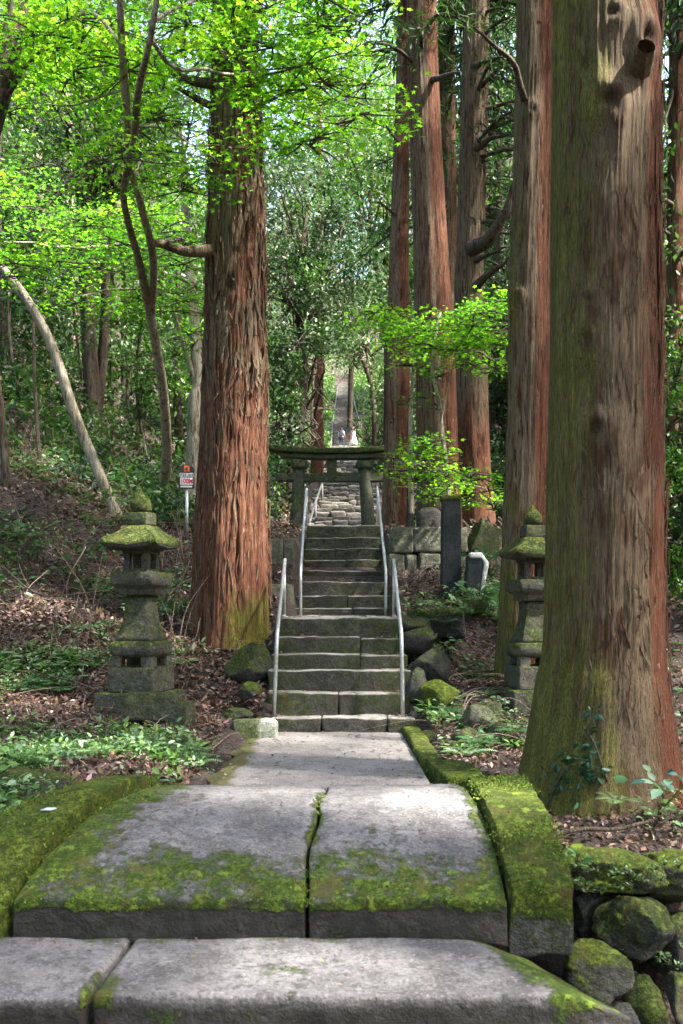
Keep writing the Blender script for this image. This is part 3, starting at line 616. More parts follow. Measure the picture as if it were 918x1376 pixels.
# ------------------------------------------------------------------ stone lanterns (built about the origin, then moved)
lan = thing('stone_lantern', (0, 0, 0), 'stone lantern with a bright mossy roof at the left of the path', 'stone lantern')
def lb(mb, c, d, sd, mo=0, r=.015, nz=.008, st=.04):
    v, f = block(d, r, st, nz, 6, sd); mb.add(v + np.asarray(c), f, moss=mo); return mb
lb(MB(), (0, 0, .03), (.69, .69, .42), 1, .03, .02).build('base_slab', M['lantern'], lan)
lb(MB(), (0, 0, .365), (.5, .5, .25), 2, .0, .02).build('plinth', M['lantern'], lan)
mb = MB()
for sx in (-1, 1):
    for sy in (-1, 1): lb(mb, (sx * .17, sy * .17, .54), (.12, .12, .12), 3 + sx + 2 * sy, -.05)
v, f = sqloft([(.575, .15), (.58, .2), (.62, .25), (.68, .257), (.72, .25), (.745, .225), (.75, .1)], 6, 7); mb.add(v, f, moss=.02)
mb.build('footed_tray', M['lantern'], lan)
v, f = sqloft([(.745, .1), (.745, .2), (.79, .195), (.86, .165), (.94, .142), (1.02, .13), (1.1, .124), (1.16, .124), (1.19, .13), (1.2, .1)], 5, 14); MB().add(v + .004 * np.stack([fbm(v * 6, 3, q) for q in range(3)], -1), f, moss=.05 * sm(.8, 1.1, v[:, 2])).build('shaft', M['lantern'], lan)
v, f = sqloft([(1.2, .1), (1.2, .172), (1.255, .176), (1.265, .18), (1.3, .225), (1.305, .232), (1.415, .236), (1.43, .225), (1.432, .1)], 6, 16); MB().add(v + .004 * np.stack([fbm(v * 6, 3, q) for q in range(3)], -1), f, moss=.04).build('platform', M['lantern'], lan)
mb = MB()
for sx in (-1, 1):
    for sy in (-1, 1): lb(mb, (sx * .098, sy * .098, 1.545), (.064, .064, .21), 9 + sx + 2 * sy, 0, .008, .004)
lb(mb, (0, 0, 1.445), (.272, .272, .04), 13, 0, .008, .004); lb(mb, (0, 0, 1.64), (.28, .28, .05), 14, 0, .008, .004)
lb(mb, (-.0, .1, 1.545), (.03, .03, .18), 15, 0, .006, .003)
mb.build('fire_box', M['lantern'], lan)
v, f = sqloft([(1.655, .08), (1.655, .17), (1.66, .29, .045), (1.675, .306, .05), (1.715, .302, .055), (1.745, .272, .045), (1.79, .215, .025), (1.845, .165, .01), (1.895, .135, .0), (1.905, .08)], 9, 16)
v = v + .006 * np.stack([fbm(v * 5, 3, q + 4) for q in range(3)], -1)
MB().add(v, f, moss=np.where(v[:, 2] > 1.70, .34, .0)).build('roof', M['lantern'], lan)
lb(MB(), (0, 0, 1.965), (.232, .232, .13), 16, .06).build('neck_block', M['lantern'], lan)
v, f = lathe([(2.03, .02), (2.03, .07), (2.055, .095), (2.1, .108), (2.14, .098), (2.175, .07), (2.21, .036), (2.25, .012), (2.26, .001)], 20); v = v + .006 * np.stack([fbm(v * 9, 3, q) for q in range(3)], -1)
MB().add(v, f, moss=.2).build('finial', M['lantern'], lan)
lan.location = (px(190, 10.1), 10.1, .17); lan.rotation_euler = (0, 0, math.radians(-16))
lan2 = dup(lan, (px(716, 10.3), 10.3, .2), math.radians(10), 'stone lantern half hidden behind the big right cedar', .93)
# loose stones at the left lantern's foot
for p, d, dm, rz, lab in (((205, 950), 9.55, (.5, .16, .28), .0, 'upright edging stone before the left lantern base'), ((243, 962), 9.6, (.22, .3, .26), -.25, 'squared block at the right corner of the left lantern'), ((228, 1005), 8.7, (.3, .2, .16), .15, 'low broken kerb stone in the plants before the left lantern')):
    q = W(p[0], p[1], d); slab('stone_block', q, dm, rz, None, M['rock2'], lab, 'stone block', int(p[0]), .1, r=.03, nz=.025)

# ------------------------------------------------------------------ distance sign
sg = W(251, 720, 15.0); sign = thing('distance_sign', (sg[0], 15, sg[2]), 'small dark 100M distance sign on a steel post left of the cedar', 'sign', rz=.12)
def local(name, mb, m):
    loc = sign.location.copy(); sign.location = (0, 0, 0); o = mb.build(name, m, sign); sign.location = loc; return o
M['sign_black'] = plain('sign_black', (.03, .03, .04), .45); M['sign_white'] = plain('sign_white', (.75, .74, .76), .5); M['sign_red'] = plain('sign_red', (.62, .04, .07), .5); M['sign_orange'] = plain('sign_orange', (.8, .16, .02), .5)
v, f = tube([(0, .02, -.15), (0, .02, .75)], .026, 12); local('post', MB().add(v, f), M['metal'])
ow = .23; oh = .36; c = .06; pr = [(-ow / 2, 0), (ow / 2, 0), (ow / 2, oh - c), (ow / 2 - c, oh), (-ow / 2 + c, oh), (-ow / 2, oh - c)]
vv = [(x, y, .7 + z) for y in (-.018, -.006) for x, z in pr]; mb = MB(); n = 6
mb.add(vv, [np.array([[5, 4, 3, 2], [5, 2, 1, 0]]), np.array([[6, 7, 8, 9], [6, 9, 10, 11]])[:, :], np.array([[k, (k + 1) % 6, 6 + (k + 1) % 6, 6 + k] for k in range(6)])])
board = local('board', mb, M['sign_black']); board.data.polygons.foreach_set('use_smooth', [False] * len(board.data.polygons))
def plate(name, x0, x1, z0, z1, m, y=-.019):
    mb = MB(); v, f = block((x1 - x0, .004, z1 - z0), .001, .2, 0, 1, 0); mb.add(v + np.array([(x0 + x1) / 2, y, .7 + (z0 + z1) / 2]), f); o = local(name, mb, m); w = board.matrix_basis.copy(); o.parent = board; return o
plate('emblem', -.04, .04, .255, .345, M['sign_orange'], -.0205); plate('emblem_centre', -.014, .016, .275, .32, M['sign_black'], -.0235)
plate('white_strip', -.105, .1, .175, .235, M['sign_white'], -.0205); plate('white_strip', -.095, .095, .06, .165, M['sign_white'], -.0205); plate('grey_strip', -.09, .08, .02, .045, M['sign_white'], -.0205)
mb = MB(); r_ = R(5)
for k in range(6):                                     # the small unreadable characters
    x = -.09 + k * .032
    for a in range(4):
        if r_.random() < .8: v, f = block((.024, .002, .005), .0008, .1, 0, 1); mb.add(v + np.array([x + .012, -.0242, .7 + .186 + a * .0125]), f)
    v, f = block((.005, .002, .044), .0008, .1, 0, 1); mb.add(v + np.array([x + .004 + .014 * (k % 2), -.0242, .7 + .205]), f)
o = local('small_lettering', mb, M['sign_black']); o.parent = board
fc = bpy.data.curves.new('distance_lettering', 'FONT'); fc.body = '100M'; fc.size = .105; fc.extrude = .001; fc.align_x = 'CENTER'; fc.align_y = 'CENTER'; fc.offset = .002
ft = bpy.data.objects.new('lettering_curve', fc); COL.objects.link(ft); bpy.context.view_layer.update()
lm = bpy.data.meshes.new_from_object(ft.evaluated_get(bpy.context.evaluated_depsgraph_get())); bpy.data.objects.remove(ft)
fo = bpy.data.objects.new('distance_lettering', lm); COL.objects.link(fo); fo.parent = board; fo.location = (0, -.0245, .7 + .112); fo.rotation_euler = (math.pi / 2, 0, 0); fo.scale = (.8, 1, 1); lm.materials.clear(); lm.materials.append(M['sign_red'])
# ------------------------------------------------------------------ trees
def trunk(mb, path, rad, seg=64, dz=.05, ridge=.02, fk=9, seed=0, knots=(), tone=lambda th, z, P: .5, moss=lambda th, z, P: -.3, fold=.0, buttress=0, z0=None, mat=0, twist=.25):
    P0 = np.asarray(path, float); L = np.linalg.norm(np.diff(P0, axis=0), axis=1).sum(); n = max(6, int(L / dz))
    Q = spline(np.concatenate([P0, np.asarray(rad)[:, None]], 1), n); P, rd = Q[:, :3], np.maximum(Q[:, 3], .004)
    T = unit(np.gradient(P, axis=0)); th = np.linspace(0, 2 * np.pi, seg, endpoint=False)
    Ax = unit(np.cross(np.array([0, 1.0, 0])[None], T)); Ay = np.cross(T, Ax)
    c, s_ = np.cos(th)[None], np.sin(th)[None]; z = P[:, 2][:, None] + 0 * c; s_len = np.concatenate([[0], np.cumsum(np.linalg.norm(np.diff(P, axis=0), axis=1))])[:, None] + 0 * c
    tw = th[None] + twist * np.sin(s_len * .35 + seed)
    k = fk * rd.max()
    q = np.stack([np.cos(tw) * k, np.sin(tw) * k, s_len * .55], -1)
    q2 = np.stack([np.cos(tw) * k * 2.6, np.sin(tw) * k * 2.6, s_len * 1.1], -1)
    warp = fbm(np.stack([c * 2 + 0 * z, s_ * 2 + 0 * z, s_len * .9], -1), 3, seed + 3)
    rg = 1 - 2 * np.abs(fbm(q + .6 * warp[..., None], 3, seed)); rg2 = 1 - 2 * np.abs(vn(q2 + .5 * warp[..., None], seed + 9))
    r = rd[:, None] + ridge * (.7 * rg + .35 * rg2 - .5) + fold * rd.max() * fbm(np.stack([c * 1.3 + 0 * z, s_ * 1.3 + 0 * z, s_len * .25], -1), 2, seed + 20)
    r = r * (1 + .02 * warp)
    if buttress:
        zb = s_len; r = r * (1 + buttress * np.exp(-zb / .5) * (np.cos(th[None] * 5 + seed) * .5 + .5 * np.cos(th[None] * 3 + 2 * seed)))
    kn = 0 * z
    for (ka, kz, kr, kh) in knots:
        da = ((th[None] - math.radians(ka) + np.pi) % (2 * np.pi) - np.pi) * rd[:, None]; dd = np.sqrt(da ** 2 + ((z - kz) * .8) ** 2) / kr * (1 + .8 * warp) + .45 * np.abs(rg2) * warp
        dd = np.abs(dd)
        r = r + kh * np.exp(-dd ** 2) - kh * .8 * np.exp(-(dd / .38) ** 2)
        kn = np.maximum(kn, np.exp(-(dd / .55) ** 2))
    v = P[:, None] + r[..., None] * (c[..., None] * Ax[:, None] + s_[..., None] * Ay[:, None])
    i = np.arange(n - 1)[:, None] * seg; j = np.arange(seg)[None]; kk = (j + 1) % seg
    f = np.stack([i + j, i + kk, i + seg + kk, i + seg + j], -1).reshape(-1, 4)
    TH = th[None] + 0 * z
    t = tone(TH, z, v) + .15 * rg; m = moss(TH, z, v) + 0 * z
    mb.add(v.reshape(-1, 3), f, mat, tone=np.asarray(t + 0 * z).ravel(), moss=np.asarray(m).ravel(), knot=np.minimum(kn, 1).ravel()); return mb
def strips(mb, path, rad, n, rng, zr, L=(.12, .5), w=(.006, .02), lift=.035, th=(-180, 0), tone=.3, moss=-.2, mat=0):
    P0 = np.asarray(path, float); rd = np.asarray(rad, float); o = np.argsort(P0[:, 2]); P0, rd = P0[o], rd[o]
    for k in range(n):
        z = rng.uniform(*zr); l = rng.uniform(*L); a = math.radians(rng.uniform(*th)); m = 8; t = np.linspace(0, 1, m); zz = z + l * t; ww = rng.uniform(*w) * np.sin(np.pi * (.12 + .8 * t)) ** .6
        r = np.interp(zz, P0[:, 2], rd) + .004 + rng.uniform(.2, 1) * lift * (t if rng.random() < .5 else 1 - t) ** 2 ; aa = a + rng.normal() * .05 * t + .03 * np.sin(t * 5 + k)
        x = np.interp(zz, P0[:, 2], P0[:, 0]); y = np.interp(zz, P0[:, 2], P0[:, 1]); V = []
        for s in (-1, 0, 1):
            b = aa + s * ww / r; rr_ = r + (.006 if s == 0 else 0); V.append(np.stack([x + np.cos(b) * rr_, y + np.sin(b) * rr_, zz], -1))
        v = np.concatenate(V); i = np.arange(m - 1); f = np.concatenate([np.stack([i, i + 1, m + i + 1, m + i], -1), np.stack([m + i, m + i + 1, 2 * m + i + 1, 2 * m + i], -1)])
        mb.add(v, f, mat, tone=tone + rng.normal() * .3, moss=moss + .1 * rng.normal())
def limb(mb, pts, r0, r1, seg=8, n=14, mat=0, wob=.03, seed=0, moss=-.2, tone=.2):
    P = spline(pts, n); P = P + wob * np.stack([fbm(P * 2.5, 2, seed + q) for q in range(3)], -1) * np.linspace(0, 1, n)[:, None]
    v, f = tube(P, np.linspace(r0, r1, n), seg); mb.add(v, f, mat, moss=moss, tone=tone); return P
GREEN = dict(maple=(.12, .24, .014), maple2=(.07, .165, .015), dark=(.022, .058, .014), mid=(.045, .1, .02), grey=(.07, .105, .055), pale=(.13, .2, .07), blue=(.03, .062, .035), yellow=(.19, .29, .022))
def spray_crown(mb, sprays, rng, size, tm, cols, mat=0, twmat=1, up=.75, droop=.15, per=120, thick=.16, twigs=True, trunkpt=None):
    for (c, r) in sprays:
        c = np.asarray(c, float); n = int(per * r * r); a = rng.uniform(0, 2 * np.pi, n); q = np.sqrt(rng.random(n)) * r
        tilt = rng.normal(0, .18, 2); p = np.stack([np.cos(a) * q, np.sin(a) * q * .8, rng.normal(0, thick * .5, n) - .22 * (q / r) ** 2 * r], -1)
        p[:, 2] += p[:, 0] * tilt[0] + p[:, 1] * tilt[1]
        keep = vn(np.concatenate([p[:, :2] + c[:2], p[:, 2:] * 0], 1) * 3.2, int(abs(c[0]) * 100)) > -.28
        p = p[keep]; base = np.array(cols[rng.integers(len(cols))])
        leaves(mb, p + c, size * rng.uniform(.7, 1.25, len(p)), tm, rng, up, droop, base, mat)
        if twigs:
            for k in range(6):
                b = rng.uniform(0, 6.28); e = c + np.array([math.cos(b) * r * .9, math.sin(b) * r * .72, -.15 * r])
                v, f = tube(spline([c + [0, 0, -.05], (c + e) / 2 + rng.normal(0, .05, 3), e], 6), np.linspace(.010, .003, 6) * (1 + r * .2), 4, False); mb.add(v, f, twmat, tone=.2)
def clump_crown(mb, clumps, rng, size, tm, cols, mat=0, per=160, up=.35, droop=.2):
    for (c, r) in clumps:
        n = int(per); p = rng.normal(size=(n, 3)); p = unit(p) * (rng.random((n, 1)) ** .45) * np.asarray(r if np.ndim(r) else (r, r, r * .75))
        leaves(mb, p + np.asarray(c), size * rng.uniform(.65, 1.3, n), tm, rng, up, droop, np.array(cols[rng.integers(len(cols))]), mat)
def conifer_crown(mb, axis_fn, z0, z1, rmax, nb, rng, per=120, size=.3, cols=(GREEN['blue'], GREEN['dark']), ratio=1.0, az=None):
    for k in range(nb):
        t = (k + rng.random()) / nb; z = z0 + (z1 - z0) * t ** 1.1; L = rmax * (1 - t) ** .6 * rng.uniform(.6, 1.1) + .4
        a = rng.uniform(0, 2 * np.pi) if az is None else math.radians(rng.uniform(*az)); o = axis_fn(z); dr = np.array([math.cos(a), math.sin(a), rng.uniform(-.25, .15)])
        e = o + dr * L + np.array([0, 0, -.15 * L]); P = spline([o, o + dr * L * .5 + [0, 0, .08 * L], e], 7)
        v, f = tube(P, np.linspace(.045, .008, 7), 5, False); mb.add(v, f, 1, tone=.3, moss=-.1)
        n = int(per * L / 2 * ratio); s = rng.random(n) ** .7; q = P[np.minimum((s * 6).astype(int), 5)] + (P[np.minimum((s * 6).astype(int) + 1, 6)] - P[np.minimum((s * 6).astype(int), 5)]) * rng.random((n, 1))
        q = q + rng.normal(size=(n, 3)) * np.array([.22, .22, .13]) * (.4 + L * .22); d = unit(dr)[None] + rng.normal(size=(n, 3)) * .5; d[:, 2] -= .45
        leaves(mb, q, size * rng.uniform(.6, 1.3, n), NEED, rng, .5, .1, np.array(cols[rng.integers(len(cols))]), 0, d)
def path_px(pts): return np.array([W(*p) for p in pts])
def rads(pts_w): return [w for w in pts_w]

# --- the big cedar at the right, nearest to the camera
t1 = thing('cedar_tree', (1.91, 7.3, -.1), 'huge near cedar trunk at the right with mossy green left flank', 'tree')
zs = [-.35, .02, .32, .70, 1.02, 2.2, 4, 5.7, 10, 20]; rs = [.68, .585, .525, .465, .422, .405, .385, .372, .3, .06]
xs = [1.88, 1.88, 1.89, 1.895, 1.905, 1.91, 1.91, 1.915, 1.95, 2.0]
g_l = lambda th: sm(-.2, -.95, np.cos(th))
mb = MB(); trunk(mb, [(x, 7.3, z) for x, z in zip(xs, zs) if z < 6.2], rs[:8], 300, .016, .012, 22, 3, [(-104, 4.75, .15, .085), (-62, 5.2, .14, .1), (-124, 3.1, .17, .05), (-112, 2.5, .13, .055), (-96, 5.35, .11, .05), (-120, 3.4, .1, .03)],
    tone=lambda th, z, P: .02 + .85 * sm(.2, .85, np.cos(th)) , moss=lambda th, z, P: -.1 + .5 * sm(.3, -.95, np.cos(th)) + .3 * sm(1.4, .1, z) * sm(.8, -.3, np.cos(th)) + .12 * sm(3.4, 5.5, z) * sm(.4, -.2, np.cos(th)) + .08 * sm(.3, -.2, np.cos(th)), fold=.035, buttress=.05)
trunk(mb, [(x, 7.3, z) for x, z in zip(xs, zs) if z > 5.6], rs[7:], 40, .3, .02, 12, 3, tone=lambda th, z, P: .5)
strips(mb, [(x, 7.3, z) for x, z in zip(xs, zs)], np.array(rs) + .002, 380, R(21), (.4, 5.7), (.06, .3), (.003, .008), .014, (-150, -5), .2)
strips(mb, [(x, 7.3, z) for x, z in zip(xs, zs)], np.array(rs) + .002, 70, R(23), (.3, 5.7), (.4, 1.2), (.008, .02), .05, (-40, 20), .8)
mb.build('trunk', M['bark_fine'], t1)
mb = MB()
trunk(mb, path_px([(856, 100, 7.0), (864, 74, 6.86), (869, 62, 6.79)]), [.1, .078, .06], 40, .01, .008, 20, 5, tone=lambda th, z, P: .1, moss=lambda th, z, P: .25)
mb.build('branch_stub', M['bark_fine'], t1)
rg = R(11); mb = MB(); conifer_crown(mb, lambda z: np.array([1.95, 7.3, z]), 8.3, 20, 2.9, 60, rg, 120, .34); mb.build('crown', [M['needle'], M['bark_dark']], t1)

# --- the red cedar left of the stairs
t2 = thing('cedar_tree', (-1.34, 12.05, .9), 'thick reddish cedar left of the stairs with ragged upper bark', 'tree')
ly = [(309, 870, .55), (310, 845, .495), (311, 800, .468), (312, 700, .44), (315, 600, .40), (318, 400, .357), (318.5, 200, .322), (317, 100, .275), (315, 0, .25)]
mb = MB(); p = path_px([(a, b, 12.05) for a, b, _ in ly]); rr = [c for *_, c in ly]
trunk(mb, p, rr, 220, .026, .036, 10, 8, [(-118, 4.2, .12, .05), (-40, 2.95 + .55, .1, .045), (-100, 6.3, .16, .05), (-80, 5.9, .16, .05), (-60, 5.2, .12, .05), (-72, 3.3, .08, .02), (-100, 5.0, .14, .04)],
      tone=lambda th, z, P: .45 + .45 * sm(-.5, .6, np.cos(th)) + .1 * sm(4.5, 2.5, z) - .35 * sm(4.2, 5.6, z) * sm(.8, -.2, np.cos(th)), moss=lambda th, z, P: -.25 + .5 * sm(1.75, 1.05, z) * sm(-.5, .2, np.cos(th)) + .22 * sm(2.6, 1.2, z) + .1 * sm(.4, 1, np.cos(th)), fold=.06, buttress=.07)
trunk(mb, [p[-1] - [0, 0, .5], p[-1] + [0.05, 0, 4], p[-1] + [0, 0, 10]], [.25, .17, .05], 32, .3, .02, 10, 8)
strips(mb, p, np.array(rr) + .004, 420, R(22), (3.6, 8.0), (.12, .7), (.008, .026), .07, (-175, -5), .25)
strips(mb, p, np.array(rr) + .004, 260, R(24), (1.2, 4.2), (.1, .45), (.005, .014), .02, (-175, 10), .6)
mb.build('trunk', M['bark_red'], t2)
mb = MB(); P = limb(mb, path_px([(285, 337, 11.8), (250, 336, 11.6), (207, 325, 11.4)]), .075, .04, 14, 30, 0, .09, 3, tone=.0)
mb.build('broken_branch', M['bark_red'], t2)
mb = MB(); limb(mb, path_px([(292, 113, 11.9), (262, 108, 11.7), (225, 95, 11.4)]), .07, .03, 10, 20, 0, .06, 4); limb(mb, path_px([(292, 146, 11.9), (262, 133, 11.8), (232, 118, 11.5)]), .05, .02, 10, 20, 0, .06, 5); mb.build('dead_limb', M['bark_dark'], t2)
rg = R(12); mb = MB(); conifer_crown(mb, lambda z: np.array([-1.3, 12.05, z]), 10.6, 19, 2.3, 26, rg, 110, .36); mb.build('crown', [M['needle'], M['bark_dark']], t2)

# --- the row of cedars at the right of the stairs
def cedar(label, pts, seed, tone, moss, crown=(9, 18, 2.6, 40), seg=96, ridge=.02, limbs=(), knots=(), low=None, dz=.05):
    P = path_px([q[:3] for q in pts]); rr = [q[3] * q[2] / F for q in pts]
    t = thing('cedar_tree', (P[0][0], P[0][1], P[0][2]), label, 'tree'); mb = MB(); fn = (lambda th, z, P_: tone + .5 * (np.cos(th)) * .5) if np.isscalar(tone) else tone; mo = (lambda th, z, P_: moss) if np.isscalar(moss) else moss
    top = P[-1] + (P[-1] - P[-2]) / np.linalg.norm(P[-1] - P[-2]) * 7
    trunk(mb, P, rr, seg, dz, ridge, 11, seed, knots, fn, mo, .08, .06); trunk(mb, [P[-1] - (top - P[-1]) * .05, (P[-1] + top) / 2, top], [rr[-1], rr[-1] * .7, .04], 20, .4, ridge, 11, seed, (), fn, mo)
    mb.build('trunk', M['bark_red'], t)
    for k, (lp, r0, r1) in enumerate(limbs):
        mb = MB(); limb(mb, path_px(lp), r0, r1, 9, 22, 0, .1, seed + k); mb.build('branch', M['bark_dark'], t)
    ax = lambda z: np.array([np.interp(z, P[:, 2], P[:, 0]), np.interp(z, P[:, 2], P[:, 1]), z])
    mb = MB(); rg = R(seed + 40)
    if crown: conifer_crown(mb, ax, crown[0], crown[1], crown[2], crown[3], rg, 110, .34)
    if low: 
        for lw in low: conifer_crown(mb, ax, *lw[:4], rg, 90, .2, (GREEN['blue'], GREEN['mid']), 1.0, lw[4] if len(lw) > 4 else None)
    if mb.n: mb.build('crown', [M['needle'], M['bark_dark']], t)
    return t
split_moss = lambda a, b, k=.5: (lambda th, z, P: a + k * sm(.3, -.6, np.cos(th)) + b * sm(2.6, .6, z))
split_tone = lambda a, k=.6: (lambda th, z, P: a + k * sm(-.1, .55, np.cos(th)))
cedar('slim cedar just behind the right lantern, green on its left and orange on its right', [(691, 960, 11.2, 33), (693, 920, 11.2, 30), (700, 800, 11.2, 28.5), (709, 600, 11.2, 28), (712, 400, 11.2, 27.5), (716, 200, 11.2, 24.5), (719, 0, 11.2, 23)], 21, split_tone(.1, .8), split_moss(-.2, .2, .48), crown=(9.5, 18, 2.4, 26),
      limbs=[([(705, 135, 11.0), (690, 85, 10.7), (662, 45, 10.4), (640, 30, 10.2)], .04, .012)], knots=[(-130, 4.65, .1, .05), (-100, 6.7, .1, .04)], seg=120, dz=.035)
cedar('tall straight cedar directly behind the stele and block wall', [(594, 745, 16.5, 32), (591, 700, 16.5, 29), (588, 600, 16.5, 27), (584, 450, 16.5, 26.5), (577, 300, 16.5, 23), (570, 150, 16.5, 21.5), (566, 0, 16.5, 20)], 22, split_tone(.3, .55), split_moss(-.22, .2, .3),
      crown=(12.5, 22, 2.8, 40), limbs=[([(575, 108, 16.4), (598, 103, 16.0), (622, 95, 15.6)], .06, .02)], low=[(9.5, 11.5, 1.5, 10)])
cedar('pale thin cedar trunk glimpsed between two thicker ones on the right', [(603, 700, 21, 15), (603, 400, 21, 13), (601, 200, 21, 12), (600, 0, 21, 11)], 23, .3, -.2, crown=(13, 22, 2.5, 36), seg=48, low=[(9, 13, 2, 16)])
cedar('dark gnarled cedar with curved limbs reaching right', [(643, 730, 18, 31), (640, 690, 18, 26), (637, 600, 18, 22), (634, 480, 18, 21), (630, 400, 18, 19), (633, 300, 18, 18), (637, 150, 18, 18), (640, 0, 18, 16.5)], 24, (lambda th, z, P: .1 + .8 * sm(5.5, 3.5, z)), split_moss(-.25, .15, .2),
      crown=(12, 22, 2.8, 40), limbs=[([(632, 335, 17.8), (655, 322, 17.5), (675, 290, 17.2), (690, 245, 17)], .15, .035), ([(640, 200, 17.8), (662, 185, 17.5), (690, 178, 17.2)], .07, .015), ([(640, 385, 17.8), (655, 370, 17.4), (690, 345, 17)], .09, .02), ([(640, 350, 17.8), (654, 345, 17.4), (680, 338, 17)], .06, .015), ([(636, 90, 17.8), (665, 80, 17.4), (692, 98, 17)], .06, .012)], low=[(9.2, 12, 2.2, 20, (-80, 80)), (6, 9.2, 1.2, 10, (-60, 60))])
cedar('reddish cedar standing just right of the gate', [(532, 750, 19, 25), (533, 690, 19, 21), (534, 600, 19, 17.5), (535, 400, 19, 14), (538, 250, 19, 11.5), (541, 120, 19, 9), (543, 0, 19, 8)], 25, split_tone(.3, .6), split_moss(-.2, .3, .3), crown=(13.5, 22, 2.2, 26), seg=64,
      limbs=[([(535, 190, 18.9), (520, 172, 18.6), (500, 160, 18.3)], .03, .01), ([(533, 290, 18.9), (515, 275, 18.6), (495, 268, 18.3)], .03, .01)])
cedar('thin red trunk behind the left half of the gate', [(426, 660, 41, 9), (427, 560, 41, 8), (428, 400, 41, 6.5), (429, 300, 41, 4.5)], 26, .9, -.3, crown=None, seg=32)
cedar('thin trunk glimpsed right of the near cedar at the frame edge', [(908, 640, 19, 16), (908, 400, 19, 13), (909, 200, 19, 11), (910, 0, 19, 10)], 27, .5, -.1, crown=(11, 20, 2.6, 40), seg=40, low=[(5, 11, 2.4, 26)],
      limbs=[([(906, 60, 19), (893, 40, 18.5), (880, 38, 18)], .04, .01), ([(906, 110, 19), (893, 175, 18.5), (885, 195, 18)], .04, .01)])

# --- thin broadleaf trees on the left slope
def thin_tree(name, label, stems, mat, seed, cat='tree', sprays=None, size=.07, cols=None, tm=MAPLE, leafmat='maple', per=120, limbs=(), up=.72, thick=.16):
    b = path_px([s[:3] for s in stems[0]])[0]; t = thing(name, tuple(b), label, cat)
    for st in stems:
        P = path_px([s[:3] for s in st]); rr = [s[3] * s[2] / F for s in st]; mb = MB()
        trunk(mb, P, rr, 20, .05, .006, 14, seed, tone=lambda th, z, P_: .25 + .4 * np.cos(th), moss=lambda th, z, P_: -.16 + .2 * sm(.2, -.8, np.cos(th)), fold=.1, z0=0)
        mb.build('trunk', M[mat], t)
    for k, (lp, r0, r1) in enumerate(limbs):
        mb = MB(); limb(mb, path_px(lp), r0, r1, 7, 20, 0, .12, seed + k); mb.build('branch', M[mat], t)
    if sprays is not None:
        mb = MB(); spray_crown(mb, sprays, R(seed), size, tm, cols, 0, 1, up=up, per=per, thick=thick); mb.build('crown', [M[leafmat], M['bark_dark']], t)
    return t
thin_tree('leaning_tree', 'pale slender tree leaning left from behind the left lantern', [[(168, 712, 15, 10), (158, 695, 15, 8), (130, 628, 15, 7), (100, 555, 15, 7), (72, 470, 15, 6.5), (40, 408, 15, 6), (-2, 355, 15, 5.5), (-60, 300, 15, 5)]], 'bark_grey', 31)
# the maple with twisting twin stems whose bright leaves fill the upper left
rg = R(91); sp = []
for k in range(135):
    x = rg.uniform(-40, 500); y = rg.uniform(-130, 250); d = rg.uniform(9.6, 12.6)
    if x > 360 and y > 190: y -= 110
    if x < 150 and y > 120: y -= 90
    if 270 < x < 350 and y > 120 : y -= 150
    sp.append((W(x, y, d), rg.uniform(.45, .8)))
for x, y, d in ((300, 30, 10.3), (320, 75, 10.5), (290, 60, 10.8), (335, 110, 10.6), (385, 130, 10.8), (405, 160, 11), (430, 110, 11), (460, 70, 11.2), (300, 190, 11.0), (292, 215, 11.2), (395, 90, 10.5), (440, 30, 10.5), (250, 60, 10.3), (210, 90, 10.8)): sp.append((W(x, y, d), .42))
maple = thin_tree('maple_tree', 'maple with two twisting grey stems and bright green leaves filling the upper left', [[(212, 700, 17.0, 14), (221, 650, 16.6, 8.5), (224, 600, 16, 7), (217, 510, 15, 6.2), (202, 425, 14, 5.8), (186, 350, 12.8, 4.6), (167, 268, 11.6, 4.2), (180, 190, 10.6, 4.6), (186, 125, 9.8, 4.4), (203, 50, 9.2, 4), (216, -30, 8.9, 3.6)],
    [(204, 430, 14.1, 5), (206, 350, 12.9, 5.2), (192, 285, 11.8, 4.8), (174, 215, 11.0, 4.4), (170, 140, 10.3, 4.8), (164, 60, 9.8, 4.8), (160, -30, 9.4, 4.2)]], 'bark_grey', 32, sprays=sp, size=.066, cols=[GREEN['maple'], GREEN['maple'], GREEN['maple2'], GREEN['yellow']], per=470,
    limbs=[([(200, 50, 9.3), (240, 90, 9.8), (330, 95, 10.6), (420, 92, 11)], .022, .008), ([(165, 60, 9.8), (120, 20, 10.2), (60, 40, 10.6), (10, 60, 11)], .022, .008), ([(178, 170, 10.5), (230, 175, 10.7), (262, 190, 11), (300, 200, 11)], .014, .005), ([(202, 30, 9.2), (290, -10, 10), (400, -20, 10.8), (480, 20, 11)], .02, .007), ([(168, 120, 10.2), (95, 140, 10.8), (20, 140, 11)], .014, .005)])
